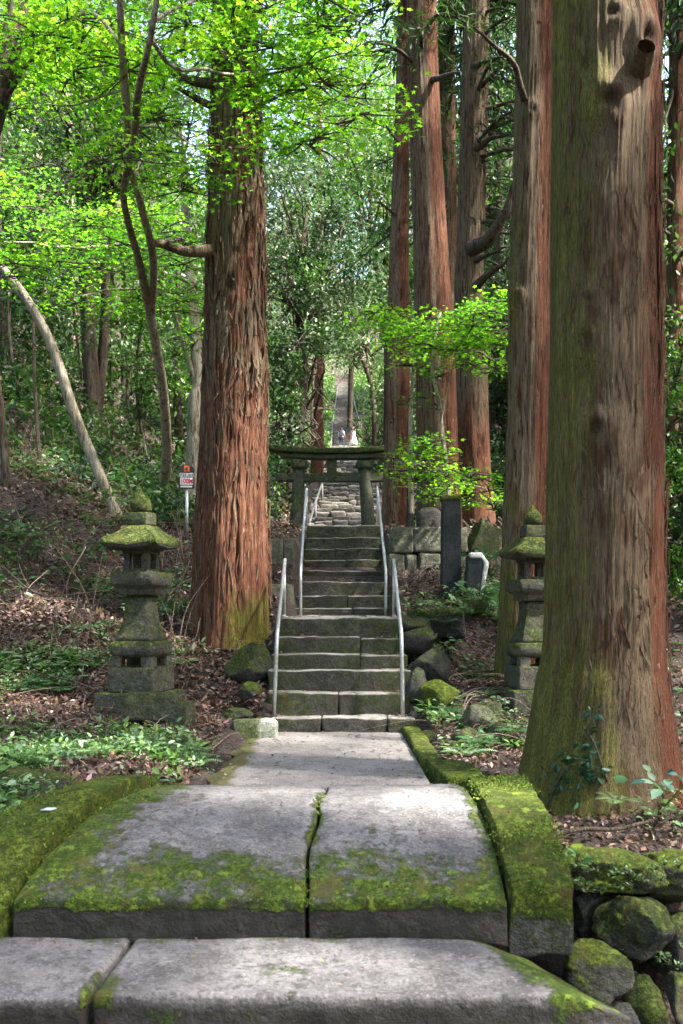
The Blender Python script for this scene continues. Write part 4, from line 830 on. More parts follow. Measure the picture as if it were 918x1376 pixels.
# a second layer: lower, deeper green maple behind
sp = []; rg = R(92)
for k in range(60):
    x = rg.uniform(-50, 275); y = 290 + rg.normal() * 45 + (x - 120) * .15; d = rg.uniform(13.8, 18.5)
    sp.append((W(x, y + 40, d), rg.uniform(.5, .9)))
for k in range(16): sp.append((W(rg.uniform(150, 275), rg.uniform(380, 500), rg.uniform(17, 19)), rg.uniform(.35, .6)))
thin_tree('maple_tree', 'deep green layered maple with a forked whitish stem behind the red cedar', [[(262, 720, 19, 20), (264, 620, 19, 14), (265, 540, 19, 11), (268, 515, 19, 8), (263, 450, 19, 6.5), (257, 380, 19, 6), (250, 300, 19, 5), (246, 200, 18.5, 4)], [(267, 525, 19, 5), (252, 480, 18.9, 3), (240, 440, 18.8, 2.6), (230, 405, 18.6, 2)]], 'bark_grey', 33,
    sprays=sp, size=.07, cols=[GREEN['maple2'], GREEN['mid'], GREEN['maple2'], GREEN['maple']], per=330, limbs=[([(250, 320, 19), (180, 330, 17), (90, 330, 16), (10, 330, 15.5)], .05, .012), ([(257, 380, 19), (220, 370, 18), (160, 390, 17), (100, 400, 16.5)], .04, .01)])
# maple saplings in front of the right hand cedars
sp = []; rg = R(93)
for x, y, r in ((560, 430, .55), (600, 425, .5), (640, 420, .5), (668, 400, .5), (590, 460, .5), (640, 465, .45), (660, 440, .5), (615, 490, .35), (535, 445, .45), (650, 500, .3), (585, 500, .25), (520, 420, .45), (545, 480, .3), (628, 448, .45), (575, 445, .5), (676, 470, .35)):
    for q in range(3): sp.append((W(x + rg.normal() * 9, y + rg.normal() * 9, 14.6 + rg.normal() * .5), r))
for x, y, r in ((555, 600, .35), (575, 590, .3), (540, 625, .3), (575, 625, .4), (600, 640, .4), (630, 648, .42), (655, 660, .36), (620, 670, .3), (590, 660, .3), (560, 655, .25), (648, 640, .3), (530, 610, .25), (585, 612, .3), (668, 675, .2), (552, 636, .25)):
    for q in range(2): sp.append((W(x + rg.normal() * 6, y + rg.normal() * 5, 14.0 + rg.normal() * .35), r))
for x, y, r in ((545, 540, .2), (530, 560, .16), (590, 545, .15), (575, 530, .2)): sp.append((W(x, y, 14.4), r))
thin_tree('maple_sapling', 'slim maple sapling with bright leaf layers before the right hand cedars', [[(602, 680, 14.2, 4.5), (601, 640, 14.2, 3.4), (594, 580, 14.3, 3), (590, 540, 14.4, 2.6), (581, 500, 14.5, 2.3), (584, 460, 14.5, 2), (592, 420, 14.6, 1.6)], [(553, 690, 15, 4), (551, 600, 15, 3), (553, 530, 15, 2.4), (560, 450, 14.8, 2)]], 'bark_grey', 34,
    sprays=sp, size=.062, cols=[GREEN['maple'], GREEN['maple2'], GREEN['maple2'], GREEN['maple']], per=620, thick=.1, limbs=[([(592, 570, 14.3), (620, 460, 14.4), (665, 440, 14.4)], .012, .004), ([(600, 650, 14.2), (630, 650, 14.1), (665, 662, 14)], .01, .003)])
thin_tree('bare_sapling', 'thin brown trunk at the left edge of the photo', [[(8, 730, 14.5, 7.5), (8, 640, 14.5, 6.5), (2, 560, 14.5, 5.5), (-8, 450, 14.5, 5)]], 'bark_dark', 35)
thin_tree('bare_sapling', 'thread thin bare sapling left of the leaning pale tree', [[(58, 700, 15.5, 2.6), (52, 600, 15.5, 2.4), (47, 520, 15.5, 2.2), (45, 430, 15.5, 1.8)]], 'bark_dark', 36)
thin_tree('leaning_tree', 'dark branching trunk in the upper left corner', [[(-45, 260, 10.5, 20), (-18, 180, 10.5, 17), (5, 100, 10.5, 15), (22, 20, 10.5, 13), (32, -60, 10.5, 11)]], 'bark_dark', 37, limbs=[([(-5, 140, 10.5), (25, 110, 10.4), (52, 75, 10.2)], .035, .012)])
far_tr = [(128, 590, 24, 12, 118, 430, 'stump like dark trunk on the slope left of the maple stems', 'bark_dark'), (123, 580, 26, 8, 124, 500, 'short mossy trunk with spreading roots on the left slope', 'bark_grey'), (242, 580, 27, 6, 240, 420, 'slim dark trunk between the maple stems and the forked tree', 'bark_dark'),
    (100, 430, 34, 9, 88, 100, 'grey crooked trunk high on the left slope', 'bark_grey'), (60, 430, 30, 6, 40, 90, 'thin grey trunk near the upper left edge', 'bark_grey'), (168, 520, 32, 6, 172, 300, 'thin dark trunk behind the twin maple stems', 'bark_dark'), (22, 420, 38, 9, 35, 230, 'dark shaded trunk far up the left slope', 'bark_dark'), (400, 560, 34, 3.5, 385, 340, 'thin crooked trunk in the greenery right of the red cedar', 'bark_dark'), (205, 380, 36, 8, 203, 60, 'straight dark trunk seen behind the bright maple leaves', 'bark_dark')]
for k, (x, y, d, w, x2, y2, lab, mt) in enumerate(far_tr):
    gx_ = W(x, y, d)[0]; yg = CY - (float(ground(np.array([gx_]), np.array([d * 1.0]), False)[0]) - .3 - H) * F / d; yg = max(yg, y + 10)
    thin_tree('forest_tree', lab, [[(x, yg, d, w * 1.3), (x, (y + yg) / 2, d, w), ((x + x2) / 2 + 5 * math.sin(k * 2), (y + y2) / 2, d, w * .85), (x2, y2, d, w * .7), (x2 + (x2 - x) * .2, y2 - 60, d, w * .5)]], mt, 50 + k)
# grey green broadleaf trees filling the gap between the two cedar groups
def broadleaf(label, base, spots, seed, cols, size, per, rr, mt='bark_dark', tm=DIA):
    b = W(*base); t = thing('broadleaf_tree', tuple(b), label, 'tree'); rg = R(seed); cs = [W(*s) for s in spots]; top = np.mean(cs, 0); mb = MB()
    trunk(mb, [b - [0, 0, .6], b * .6 + top * .4 + [.2, 0, 0], b * .25 + top * .75 + [-.15, 0, 0], top + [0, 0, .8]], [.16, .12, .09, .04], 14, .2, .006, 9, seed); mb.build('trunk', M[mt], t)
    mb = MB(); cl = MB()
    for c in cs:
        s0 = b * .3 + top * .7 + rg.normal(size=3) * .25; limb(mb, [s0, (s0 + c) / 2 + rg.normal(size=3) * .35, c], .05, .012, 5, 12, 0, .25, seed)
        for q in range(3): e = c + rg.normal(size=3) * rr * .7; limb(mb, [c, (c + e) / 2 + rg.normal(size=3) * .1, e], .015, .004, 4, 8, 0, .1, seed + q)
        for q in range(4): clump_crown(cl, [(c + rg.normal(size=3) * rr * .55, rr * rg.uniform(.35, .75))], rg, size, tm, cols, per=per / 4)
    mb.build('limbs', M[mt], t); cl.build('crown', [M['gloss']], t)
rg = R(70)
def cloud(n, x0, x1, y0, y1, d0, d1): return [(rg.uniform(x0, x1), rg.uniform(y0, y1), rg.uniform(d0, d1)) for _ in range(n)]
broadleaf('grey green tree with crooked limbs right of the red cedar', (388, 640, 27), cloud(34, 362, 470, 215, 430, 25, 30), 71, [GREEN['grey'], GREEN['mid'], GREEN['dark'], GREEN['grey']], .13, 420, 1.1)
broadleaf('pale leafed tree above the distant stairway', (505, 600, 46), cloud(40, 420, 535, 330, 520, 42, 52), 72, [GREEN['pale'], GREEN['grey'], GREEN['pale']], .2, 300, 1.7)
broadleaf('light green tree behind the top of the right hand cedars', (520, 600, 40), cloud(34, 440, 560, 90, 330, 36, 44), 73, [GREEN['pale'], GREEN['maple2'], GREEN['mid']], .19, 320, 1.6)
broadleaf('dark glossy shrub like tree at the foot of the red trunk', (395, 650, 29), cloud(30, 362, 432, 450, 610, 25, 31), 74, [GREEN['mid'], GREEN['dark'], GREEN['grey']], .13, 420, .95)
broadleaf('dark bush right of the distant stairway', (505, 640, 50), cloud(16, 482, 530, 520, 600, 44, 54), 75, [GREEN['dark'], GREEN['mid']], .18, 320, 1.3)
broadleaf('dark evergreen between the slim cedar and the gnarled cedar', (672, 690, 22), cloud(28, 655, 700, 380, 660, 20, 25), 76, [GREEN['dark'], GREEN['dark'], GREEN['mid']], .12, 420, .8)
broadleaf('shaded evergreen seen at the right edge behind the near cedar', (925, 900, 13.5), cloud(30, 895, 1010, 450, 850, 12, 15), 77, [GREEN['mid'], GREEN['dark'], GREEN['maple2']], .09, 420, .55)
broadleaf('mid green tree right of the near cedar near the frame top', (950, 800, 22), cloud(30, 880, 1010, 200, 480, 19, 25), 78, [GREEN['blue'], GREEN['mid'], GREEN['maple2']], .12, 420, 1.0)

broadleaf('tall pale tree filling the gap above the gate between the cedars', (470, 560, 56), cloud(60, 380, 560, -60, 300, 50, 60), 79, [GREEN['pale'], GREEN['maple2'], GREEN['grey'], GREEN['pale']], .24, 300, 2.1)
broadleaf('blue green conifer like tree behind the gnarled cedar near the frame top', (690, 600, 34), cloud(40, 610, 740, -60, 330, 28, 36), 80, [GREEN['blue'], GREEN['mid'], GREEN['pale']], .16, 320, 1.3)
broadleaf('fresh green tree behind the twin stemmed maple at the upper left', (120, 620, 25), cloud(64, -30, 300, -80, 270, 20, 28), 81, [GREEN['maple2'], GREEN['mid'], GREEN['grey'], GREEN['maple2']], .12, 360, 1.15)
# --- the wood all around as one mass: bushes, crowns and thin trunks
SHADE_CANOPY = [(6.2, 7.6, 15, 3.2), (7.6, 3.4, 16, 3.4), (5.6, 11.8, 16, 3.0), (9, 10.5, 17, 3.6), (4.8, -.5, 15, 3.2), (-5.2, 3, 15, 3.2), (-6, 8, 15, 3), (-1.5, -4, 15, 3.2), (2.2, -3, 16, 3), (9.5, 16, 18, 3.4), (8.2, 20, 18, 3.2), (11, 5, 17, 3.6), (7.6, 9.2, 21, 3.2), (8.4, 12.6, 21, 3.4), (6.8, 14.8, 19, 3), (7.2, 5.6, 20, 3.2), (9.2, 1.6, 21, 3.6), (5.4, 2.6, 18, 3), (10.5, 8, 23, 3.6), (3.6, 3.4, 17, 2.8)]
rg = R(5); wood = MB(); WC = [GREEN['dark'], GREEN['mid'], GREEN['grey'], GREEN['maple2'], GREEN['blue'], GREEN['pale']]
def wood_tree(x, y, hgt, rad, nc, per, size, cols, cz=.72, ch=.38, cr=(.28, .5), tr=(.12, .24)):
    z = float(ground(np.array([x]), np.array([y]), False)[0]); o = np.array([x, y, z])
    P = spline([o - [0, 0, .5], o + [rg.normal() * .3, 0, hgt * .5], o + [rg.normal() * .6, rg.normal() * .5, hgt]], 9); v, f = tube(P, np.linspace(rg.uniform(*tr), .05, 9), 7, False); wood.add(v, f, 1, tone=rg.uniform(0, .5), moss=-.1)
    cl = []
    for k in range(nc):
        q = unit(rg.normal(size=3)) * rg.random() ** .4; cl.append((o + [q[0] * rad, q[1] * rad, hgt * cz + q[2] * hgt * ch], rad * rg.uniform(*cr)))
    clump_crown(wood, cl, rg, size, DIA, cols, per=per)
def free(x, y, m=0):
    if abs(x - .05) < 2.3 + m + y * .01 + (.8 if y < 34 else 0): return False
    if x > 0 and y < 21 and x < 4.8: return False
    return True
n = 0
while n < 150:                                         # tall trees
    y = 24 + 110 * rg.random() ** 1.3; x = rg.uniform(-1, 1) * (7 + y * .44)
    if not free(x, y, 1.0): continue
    c = WC[rg.integers(6)]; wood_tree(x, y, rg.uniform(10, 19), rg.uniform(2, 3.4), 20, 70, .13 + .0024 * y, [c, c, WC[rg.integers(6)]]); n += 1
n = 0
while n < 230:                                         # leafy understorey from the ground up
    y = 19 + 48 * rg.random() ** 1.25; x = rg.uniform(-1, 1) * (4 + y * .40)
    if not free(x, y, .6) or (x < 0 and y < 24 and x > -5.5): continue
    c = WC[rg.integers(5)]; h = rg.uniform(3, 9) * (1 + y * .006); wood_tree(x, y, h, rg.uniform(1.0, 1.9), 20, 60, .10 + .0022 * y, [c, c, WC[rg.integers(6)]], .55, .48, (.3, .55), (.03, .07)); n += 1
for k in range(90):                                   # behind the camera and to either side: closes off the low sky light
    a = rg.uniform(0, 2 * np.pi); r_ = rg.uniform(13, 30); x, y = r_ * math.sin(a) * 1.1, 4 + r_ * math.cos(a)
    if y > 10 and abs(x) < 8 + .2 * y: continue
    c = WC[rg.integers(5)]; wood_tree(x, y, rg.uniform(9, 16), 3.2, 18, 50, .42, [c], .55, .5)
for x, y, h, r_ in SHADE_CANOPY:                            # unseen tall trees added close by, their crowns shading the path and bridge
    c = WC[rg.integers(4)]; wood_tree(x, y, h, r_, 34, 70, .24, [c], .74, .28, (.26, .42), (.2, .3))
for k in range(34):                                    # tall trees that shade the long stairs from the right
    y = rg.uniform(24, 108); x = rg.uniform(3.4, 8.5) + (.6 if y < 34 else 0); c = WC[rg.integers(4)]; wood_tree(x, y, rg.uniform(13, 19), rg.uniform(2.2, 3), 24, 70, .14 + .0022 * y, [c, GREEN['mid']], .66, .36)
for k in range(1000):                                  # bushes on the hillside
    y = 15.5 + 50 * rg.random() ** 1.6; x = rg.uniform(-1, 1) * (2.5 + y * .40)
    if abs(x) < 1.5 + y * .006 or (x > 0 and y < 21 and x < 4.3): continue
    if x < 0 and y < 23 and rg.random() < .6: continue
    z = float(ground(np.array([x]), np.array([y]), False)[0]); r_ = rg.uniform(.35, .9) * (1 + y * .012) * (.6 if y < 20 else 1)
    clump_crown(wood, [((x, y, z + r_ * .45), (r_, r_, r_ * .75))], rg, .075 + .0022 * y, OVAL if y < 26 else DIA, [WC[rg.choice([0, 0, 1, 1, 2, 3, 4])]], per=170)
for k in range(330):                                  # bushes crowding the distant stairway
    y = rg.uniform(70, 150); x = .05 + rg.choice([-1, 1]) * (1.35 + 9 * rg.random() ** 2) if y < 117 else rg.uniform(-8, 8)
    z = float(ground(np.array([x]), np.array([y]), False)[0]); r_ = rg.uniform(.9, 1.9); r_ = min(r_, max(.6, abs(x) - .7)) if y < 117 else r_ * 1.5
    clump_crown(wood, [((x, y, z + r_ * .5), (r_, r_, r_))], rg, .3, DIA, [WC[rg.choice([1, 2, 3, 5, 5])]], per=170)
tag(wood.build('surrounding_wood', [M['gloss'], M['bark_dark']]), 'dense green wood of trees and bushes covering the hillsides', 'wood', None, 'stuff')
# ------------------------------------------------------------------ forest floor
rg = R(77)
def gz(p): return ground(p[:, 0], p[:, 1])
def on_built(p):
    x, y = p[:, 0], p[:, 1]
    return ((abs(x + .12) < 1.0) & (y > 6.9) & (y < 10)) | ((x > -.83) & (x < .78) & (y >= 9.9) & (y < 13.4)) | ((abs(x) < .7) & (y >= 13.3) & (y < 24)) | ((abs(x + .1) < 1.0) & (y > 22) & (y < 84)) | ((y < 7.15) & (x > -1.95) & (x < 1.05)) | ((y > 5.1) & (y < 5.35) & (abs(x) > 1))
mb = MB()
def litter(n, x0, x1, y0, y1, size, pw=1.0):
    p = np.stack([rg.uniform(x0, x1, n), y0 + (y1 - y0) * rg.random(n) ** pw, np.zeros(n)], -1); p = p[~on_built(p)]; p = p[p[:, 1] > 5.3]
    p[:, 2] = gz(p) + rg.uniform(.004, .03, len(p)); pal = np.array([(.15, .095, .075), (.1, .062, .05), (.2, .135, .11), (.055, .033, .027), (.28, .21, .18), (.14, .08, .05)])
    leaves(mb, p, size * rg.uniform(.6, 1.3, len(p)), OVAL, rg, .55, 0, pal[rg.integers(6, size=len(p))], 0, None, .3)
litter(17000, -4, -.8, 7, 12, .06); litter(26000, -7, -.6, 10, 18, .075); litter(14000, -14, -1, 17, 32, .15); litter(13000, .6, 4, 5.3, 11, .05); litter(11000, .6, 5, 10.5, 18, .075); litter(6000, -3, 12, 16, 34, .15)
n = 900; p = np.stack([rg.uniform(-1, .6, n), rg.uniform(7.2, 9.9, n), np.full(n, .016)], -1); w = rg.random(n) < np.clip(abs(p[:, 0] + .2) * 1.1 + (p[:, 1] > 9.5) * .4, .05, 1) * .6
leaves(mb, p[w], .04 * rg.uniform(.5, 1.4, w.sum()), OVAL, rg, .8, 0, (.22, .16, .13), 0)
for fl in (lower, upper):                              # a few leaves lying on the treads
    pass
n = 260; k = rg.integers(6, size=n); yy = np.array([t[1] for t in tops])[k] + .03 + rg.random(n) * .2; zz = np.array([H - (t[0] - CY) * t[1] / F for t in tops])[k] + .014
leaves(mb, np.stack([rg.choice([-1, 1], n) * (.66 - .45 * rg.random(n) ** 2) - .03, yy, zz], -1), .045 * rg.uniform(.5, 1.4, n), OVAL, rg, .85, 0, (.2, .13, .1), 0)
tag(mb.build('leaf_litter', [M['dry']]), 'brown fallen leaves covering the forest floor on both sides', 'leaf litter', None, 'stuff')
mb = MB(); n = 260; q = np.stack([rg.uniform(-1.3, .7, n), rg.uniform(4.4, 6.3, n), np.zeros(n)], -1); q[:, 2] = arc(q[:, 1], 0, .235) + .012
q2 = np.stack([rg.uniform(-1.5, .8, 90), rg.uniform(3.72, 4.28, 90), np.full(90, -.135)], -1)
leaves(mb, np.concatenate([q, q2]), rg.uniform(.008, .028, n + 90), OVAL, rg, .85, 0, (.12, .085, .05), 0, None, .4)
tag(mb.build('fallen_needles', [M['dry']]), 'tiny bits of leaf and needle lying on the bridge slabs', 'leaf bits', None, 'stuff')
mb = MB(); leaves(mb, np.array([[-1.5, 4.98, .26]]), np.array([.12]), OVAL, R(3), .97, 0, (.5, .58, .6), 0, np.array([[1., .3, 0]]), .02); tag(mb.build('fallen_leaf', [M['dry']], org=(-1.53, 5, .22)), 'pale bluish leaf lying on the left mossy kerb of the bridge', 'leaf')
# tufts of moss on the bridge
mb = MB()
for v, wgt in MOSS:
    k = rg.random(len(v)) < np.clip(wgt * 3.2, 0, 1); P = np.repeat(v[k], 4, 0); P = P + rg.normal(size=P.shape) * np.array([.016, .016, .002]) + [0, 0, .002]
    t = vn(P * 7, 3) > -.25; P = P[t]
    leaves(mb, P, rg.uniform(.009, .02, len(P)), DIA, rg, .35, -.9, np.array([(.085, .14, .016), (.12, .18, .02), (.06, .1, .014), (.14, .17, .03)])[rg.integers(4, size=len(P))], 0, None, .3)
tag(mb.build('moss_tufts', [M['dry']]), 'short bright green moss growing on the bridge slabs and kerbs', 'moss', None, 'stuff')
# dead twigs
mb = MB()
for k in range(1100):
    side = rg.random() < .74; x, y = (rg.uniform(-6, -.95), rg.uniform(8.2, 19)) if side else (rg.uniform(.9, 3.2), rg.uniform(8.6, 14))
    q = np.array([[x, y, 0]]); 
    if on_built(q)[0]: continue
    L = rg.uniform(.2, .9); a = rg.uniform(0, np.pi); z = ground(np.array([x]), np.array([y]))[0]
    e = np.array([x + math.cos(a) * L, y + math.sin(a) * L * .6, 0]); e[2] = ground(e[:1], e[1:2])[0] + rg.uniform(.01, .16)
    m = (np.array([x, y, z + .02]) + e) / 2 + rg.normal(0, .05, 3) + [0, 0, .05]
    v, f = tube(spline([(x, y, z + .015), m, e], 8), np.linspace(rg.uniform(.005, .011), .002, 8), 5, False); mb.add(v, f, 0, tone=rg.random(), moss=-.3)
M['twig'] = bark_mat('dead_twig', (.2, .12, .09), (.3, .23, .2), (.07, .045, .035), fib=2)
tag(mb.build('fallen_twigs', [M['twig']]), 'pale dead twigs scattered over the leaf litter', 'twigs', None, 'stuff')
tw = MB(); rg = R(88)
for k in range(90):                                   # bare sticks standing in the slope
    d = rg.uniform(10.8, 17); x = (rg.uniform(-40, 255) - CX) * d / F; z = ground(np.array([x]), np.array([d]))[0]; h = rg.uniform(.3, 1.1); l = rg.normal(0, .25, 2)
    v, f = tube(spline([(x, d, z - .05), (x + l[0] * .4, d, z + h * .5), (x + l[0] + rg.normal() * .08, d + l[1], z + h)], 8), np.linspace(.008, .002, 8), 5, False); tw.add(v, f, 0, tone=rg.random(), moss=-.3)
tag(tw.build('bare_sticks', [M['twig']]), 'thin bare sticks standing up out of the left slope', 'sticks', None, 'stuff')
def fallen(pts, r0, r1, label, sd):
    P = path_px(pts); mb = MB(); limb(mb, P, r0, r1, 10, 40, 0, .06, sd, -.1, .4); return tag(mb.build('fallen_branch', M['bark_dark'], org=tuple(P[0])), label, 'branch')
fallen([(742, 1122, 5.9), (790, 1112, 6.0), (830, 1110, 6.05), (872, 1101, 6.15)], .016, .011, 'dark fallen branch lying before the big right cedar', 1)
fallen([(205, 905, 10.4), (236, 890, 10.6), (262, 862, 10.9), (266, 835, 11.2)], .012, .006, 'curved fallen stick right of the left lantern', 2)
fallen([(0, 760, 12), (60, 800, 11.6), (140, 790, 11.8)], .014, .006, 'long bare stick on the slope at the left edge', 3)
fallen([(115, 735, 11.8), (90, 790, 11.3), (120, 840, 10.9)], .010, .004, 'drooping bare stick left of the left lantern', 4)
def roots(base, rr, label, seed):
    pass
# ground plants: fern fronds and small broad leaves
def frond(mb, o, a, L, rng, col, lift=.6, w=.3, mat=0):
    n = 13; t = np.linspace(.08, 1, n); d = np.array([math.cos(a), math.sin(a), 0]); sd = np.array([-d[1], d[0], 0])
    P = o + d * (t * L * .85)[:, None] + np.array([0, 0, 1.0]) * (L * lift * (t - .75 * t * t))[:, None]
    T = unit(np.gradient(P, axis=0)); wl = w * L * np.sin(np.pi * np.clip(t * .92 + .06, 0, 1)) ** .8
    V = []; Fc = []; k = 0
    for s in (-1, 1):
        b = P; tip = P + s * sd * wl[:, None] + T * (wl * .35)[:, None] + np.array([0, 0, -.15]) * wl[:, None]; h = (L / n) * .42
        q = np.stack([b - T * h * .6, (b + tip) / 2 - T * h, tip, (b + tip) / 2 + T * h * .9], 1).reshape(-1, 3); V.append(q)
        i = np.arange(n)[:, None] * 4 + k; Fc.append(np.concatenate([i, i + 1, i + 2, i + 3], 1)); k += 4 * n
    v = np.concatenate(V); c = np.asarray(col) * np.exp(rng.normal() * .2); mb.add(v, np.concatenate(Fc), mat, np.broadcast_to(c, (len(v), 3)))
def fern(mb, o, L, nf, rng, col):
    a0 = rng.uniform(0, 6.28)
    for k in range(nf): frond(mb, np.asarray(o, float), a0 + k * 6.283 / nf + rng.normal() * .2, L * rng.uniform(.7, 1.15), rng, col, rng.uniform(.5, .9))
def herb(mb, o, h, n, size, rng, col):
    o = np.asarray(o, float); p = o + np.stack([rng.normal(0, h * .5, n), rng.normal(0, h * .5, n), rng.uniform(.25, 1, n) * h], -1)
    d = p - o; d[:, 2] = .1; leaves(mb, p, size * rng.uniform(.7, 1.3, n), OVAL, rng, .7, .1, col, 0, unit(d), .2)
    for q in range(n if mb is not cover else 3):
        v, f = tube(np.stack([o, p[q]]), [.003, .002], 4, False); mb.add(v, f, 0, (.08, .1, .03))
cover = MB(); rg = R(80); HC = [(.11, .2, .075), (.07, .15, .045), (.17, .27, .13), (.12, .22, .05), (.22, .31, .19)]
def cover_patch(n, x0, x1, y0, y1, d0, d1, fern_p=.3, s=.055, h=.12, thr=-.1):
    for k in range(n):
        d = rg.uniform(d0, d1); x = (rg.uniform(x0, x1) - CX) * d / F; q = np.array([[x, d, 0.]])
        if on_built(q)[0] or vn(np.array([x * 1.6, d * 1.6, 0.]), 44) < thr: continue
        z = ground(q[:, 0], q[:, 1])[0]; c = HC[rg.integers(5)]
        if rg.random() < fern_p: fern(cover, (x, d, z), rg.uniform(.14, .3), rg.integers(4, 8), rg, c)
        else: herb(cover, (x, d, z), h * rg.uniform(.6, 1.4), rg.integers(8, 16), s * rg.uniform(.7, 1.3), rg, c)
cover_patch(760, -40, 262, 0, 0, 6.0, 9.3, .35, .06, .13, -.35); cover_patch(620, -60, 150, 0, 0, 9.2, 11.2, .35, .05, .12, -.1)
cover_patch(420, -60, 300, 0, 0, 11, 16, .2, .07, .18, .15); cover_patch(40, 150, 270, 0, 0, 7.1, 8.2, .1, .055, .14, -.6); cover_patch(110, 560, 760, 0, 0, 8.6, 10.4, .4, .06, .13, -.1); cover_patch(60, 620, 690, 0, 0, 11, 14, .3, .08, .2, -.2); cover_patch(60, 860, 1000, 0, 0, 6, 12, .3, .06, .16, -.3)
cover_patch(110, 545, 680, 0, 0, 11.3, 13, .35, .075, .18, -.2); cover_patch(260, -80, 330, 0, 0, 15, 24, .1, .1, .3, 0.)
for k in range(260):                                  # knee high undergrowth on the left slope
    d = rg.uniform(12, 21); x = (rg.uniform(-80, 262) - CX) * d / F; z = ground(np.array([x]), np.array([d]))[0]
    if vn(np.array([x * .9, d * .9, 0.]), 45) > -.25: herb(cover, (x, d, z), rg.uniform(.2, .5), rg.integers(12, 26), rg.uniform(.07, .13), rg, [(.03, .075, .025), (.05, .11, .03), (.08, .15, .05)][rg.integers(3)])
tag(cover.build('ground_cover', [M['gloss']]), 'low ferns and small leafy plants growing through the leaf litter', 'ground plants', None, 'stuff')
# single plants that stand out
def plant(name, loc, label, cat, fn, m='gloss'):
    mb = MB(); fn(mb, np.array(loc, float)); return tag(mb.build(name, [M[m], M['bark_dark']], org=loc), label, cat)
rg = R(83)
q = W(828, 1085, 6.45); plant('fern', (q[0], q[1], .0), 'small pale fern at the foot of the big right cedar', 'fern', lambda mb, o: fern(mb, o, .22, 6, R(1), (.13, .2, .09)))
q = W(893, 1085, 6.35); plant('leafy_plant', (q[0], q[1], .0), 'pale broad leafed seedling right of the fern by the big cedar', 'plant', lambda mb, o: herb(mb, o, .2, 14, .12, R(2), (.16, .25, .16)))
q = W(918, 1070, 6.5); plant('leafy_plant', (q[0] + .02, q[1], .0), 'blue green leafy plant at the right frame edge below the cedar', 'plant', lambda mb, o: herb(mb, o, .22, 12, .1, R(3), (.03, .1, .09)))
q = W(760, 1165, 5.15); plant('leafy_plant', (q[0] + .05, q[1], -.08), 'small green trailing plant on the bank beside the bridge kerb', 'plant', lambda mb, o: herb(mb, o, .1, 18, .06, R(4), (.07, .16, .065)))
for k, (x, y, d, lab) in enumerate([(690, 985, 9.0, 'dark leafy fern between the stone pile and the big cedar'), (645, 1000, 8.8, 'fern in front of the low stone pile'), (605, 960, 9.9, 'fern growing beside the round mossy boulder'), (598, 838, 11.6, 'bright fern on the mossy ledge below the stele')]):
    q = W(x, y, d); plant('fern', tuple(q), lab, 'fern', lambda mb, o: (fern(mb, o, .26, 7, R(20 + k), (.05, .12, .045)), herb(mb, o, .1, 9, .06, R(30 + k), (.07, .15, .07))))
for k, (x, y, d, lab) in enumerate([(705, 838, 12.0, 'dark aucuba like shrub left of the right lantern behind the slope'), (650, 775, 13.3, 'leafy shrub behind the short stone post'), (640, 820, 12.2, 'low dark leafed shrub below the short stone post')]):
    q = W(x, y, d); plant('shrub', tuple(q), lab, 'shrub', lambda mb, o: (herb(mb, o, .34, 40, .12, R(40 + k), (.05, .12, .06)), herb(mb, o + [.1, .05, 0], .3, 30, .11, R(50 + k), (.08, .16, .06))))
# ivy climbing the big cedar
mb = MB(); rg = R(85); pts = []
for (x0, y0, x1, y1, n) in ((745, 1075, 770, 1010, 36), (770, 1075, 790, 1000, 40), (800, 1040, 795, 950, 30), (740, 1050, 735, 1020, 12), (780, 1040, 812, 1035, 20)):
    for k in range(n):
        t = rg.random(); pts.append((x0 + (x1 - x0) * t + rg.normal() * 9, y0 + (y1 - y0) * t + rg.normal() * 7))
P = []
for x, y in pts:
    d = 6.8
    for _ in range(6):
        wz = H - (y - CY) * d / F; rz_ = np.interp(wz, zs, rs); xx = (x - CX) * d / F - 1.9; d = 7.3 - math.sqrt(max(rz_ ** 2 - xx ** 2, .01)) - .035
    P.append(W(x, y, d))
leaves(mb, np.array(P), .055 * rg.uniform(.6, 1.3, len(P)), OVAL, rg, .1, .6, (.02, .075, .05), 0, None, .35)
for (a, b) in ((0, 30), (40, 70), (80, 100)):
    v, f = tube(spline([P[a] - [0, 0, .1], (P[a] + P[b]) / 2, P[b]], 10), .006, 5); mb.add(v, f, 1)
tag(mb.build('ivy', [M['gloss'], M['bark_dark']], org=(1.7, 6.7, .05)), 'dark ivy climbing the foot of the big right cedar', 'ivy')
# little plants in the stream bank rocks
mb = MB(); rg = R(86)
for k in range(46):
    x, y = rg.uniform(770, 918), rg.choice([rg.uniform(1180, 1210), rg.uniform(1270, 1320), rg.uniform(1150, 1180)]); d = 4.98 if y > 1220 else 5.02
    q = W(x, y, d); herb(mb, q, .025, 8, .024, rg, (.13, .2, .1))
tag(mb.build('rock_plants', [M['gloss']]), 'tiny pale green creeping plants on the stream bank rocks', 'creeping plants', None, 'stuff')
# roots behind the wall at the gnarled cedar
mb = MB(); rg = R(87)
for k in range(26):
    x = rg.uniform(615, 690); a = W(x, 700 + rg.normal() * 4, 17.0); b = W(x + rg.uniform(5, 26), 745 + rg.normal() * 8, 16.4)
    v, f = tube(spline([a, (a + b) / 2 + [0, -.1, .1], b], 8), np.linspace(.03, .008, 8), 6); mb.add(v, f, 0, tone=.2, moss=-.3)
tag(mb.build('root_mass', [M['bark_dark']], org=tuple(W(650, 720, 17))), 'tangle of dark exposed roots below the gnarled cedar', 'roots', None)

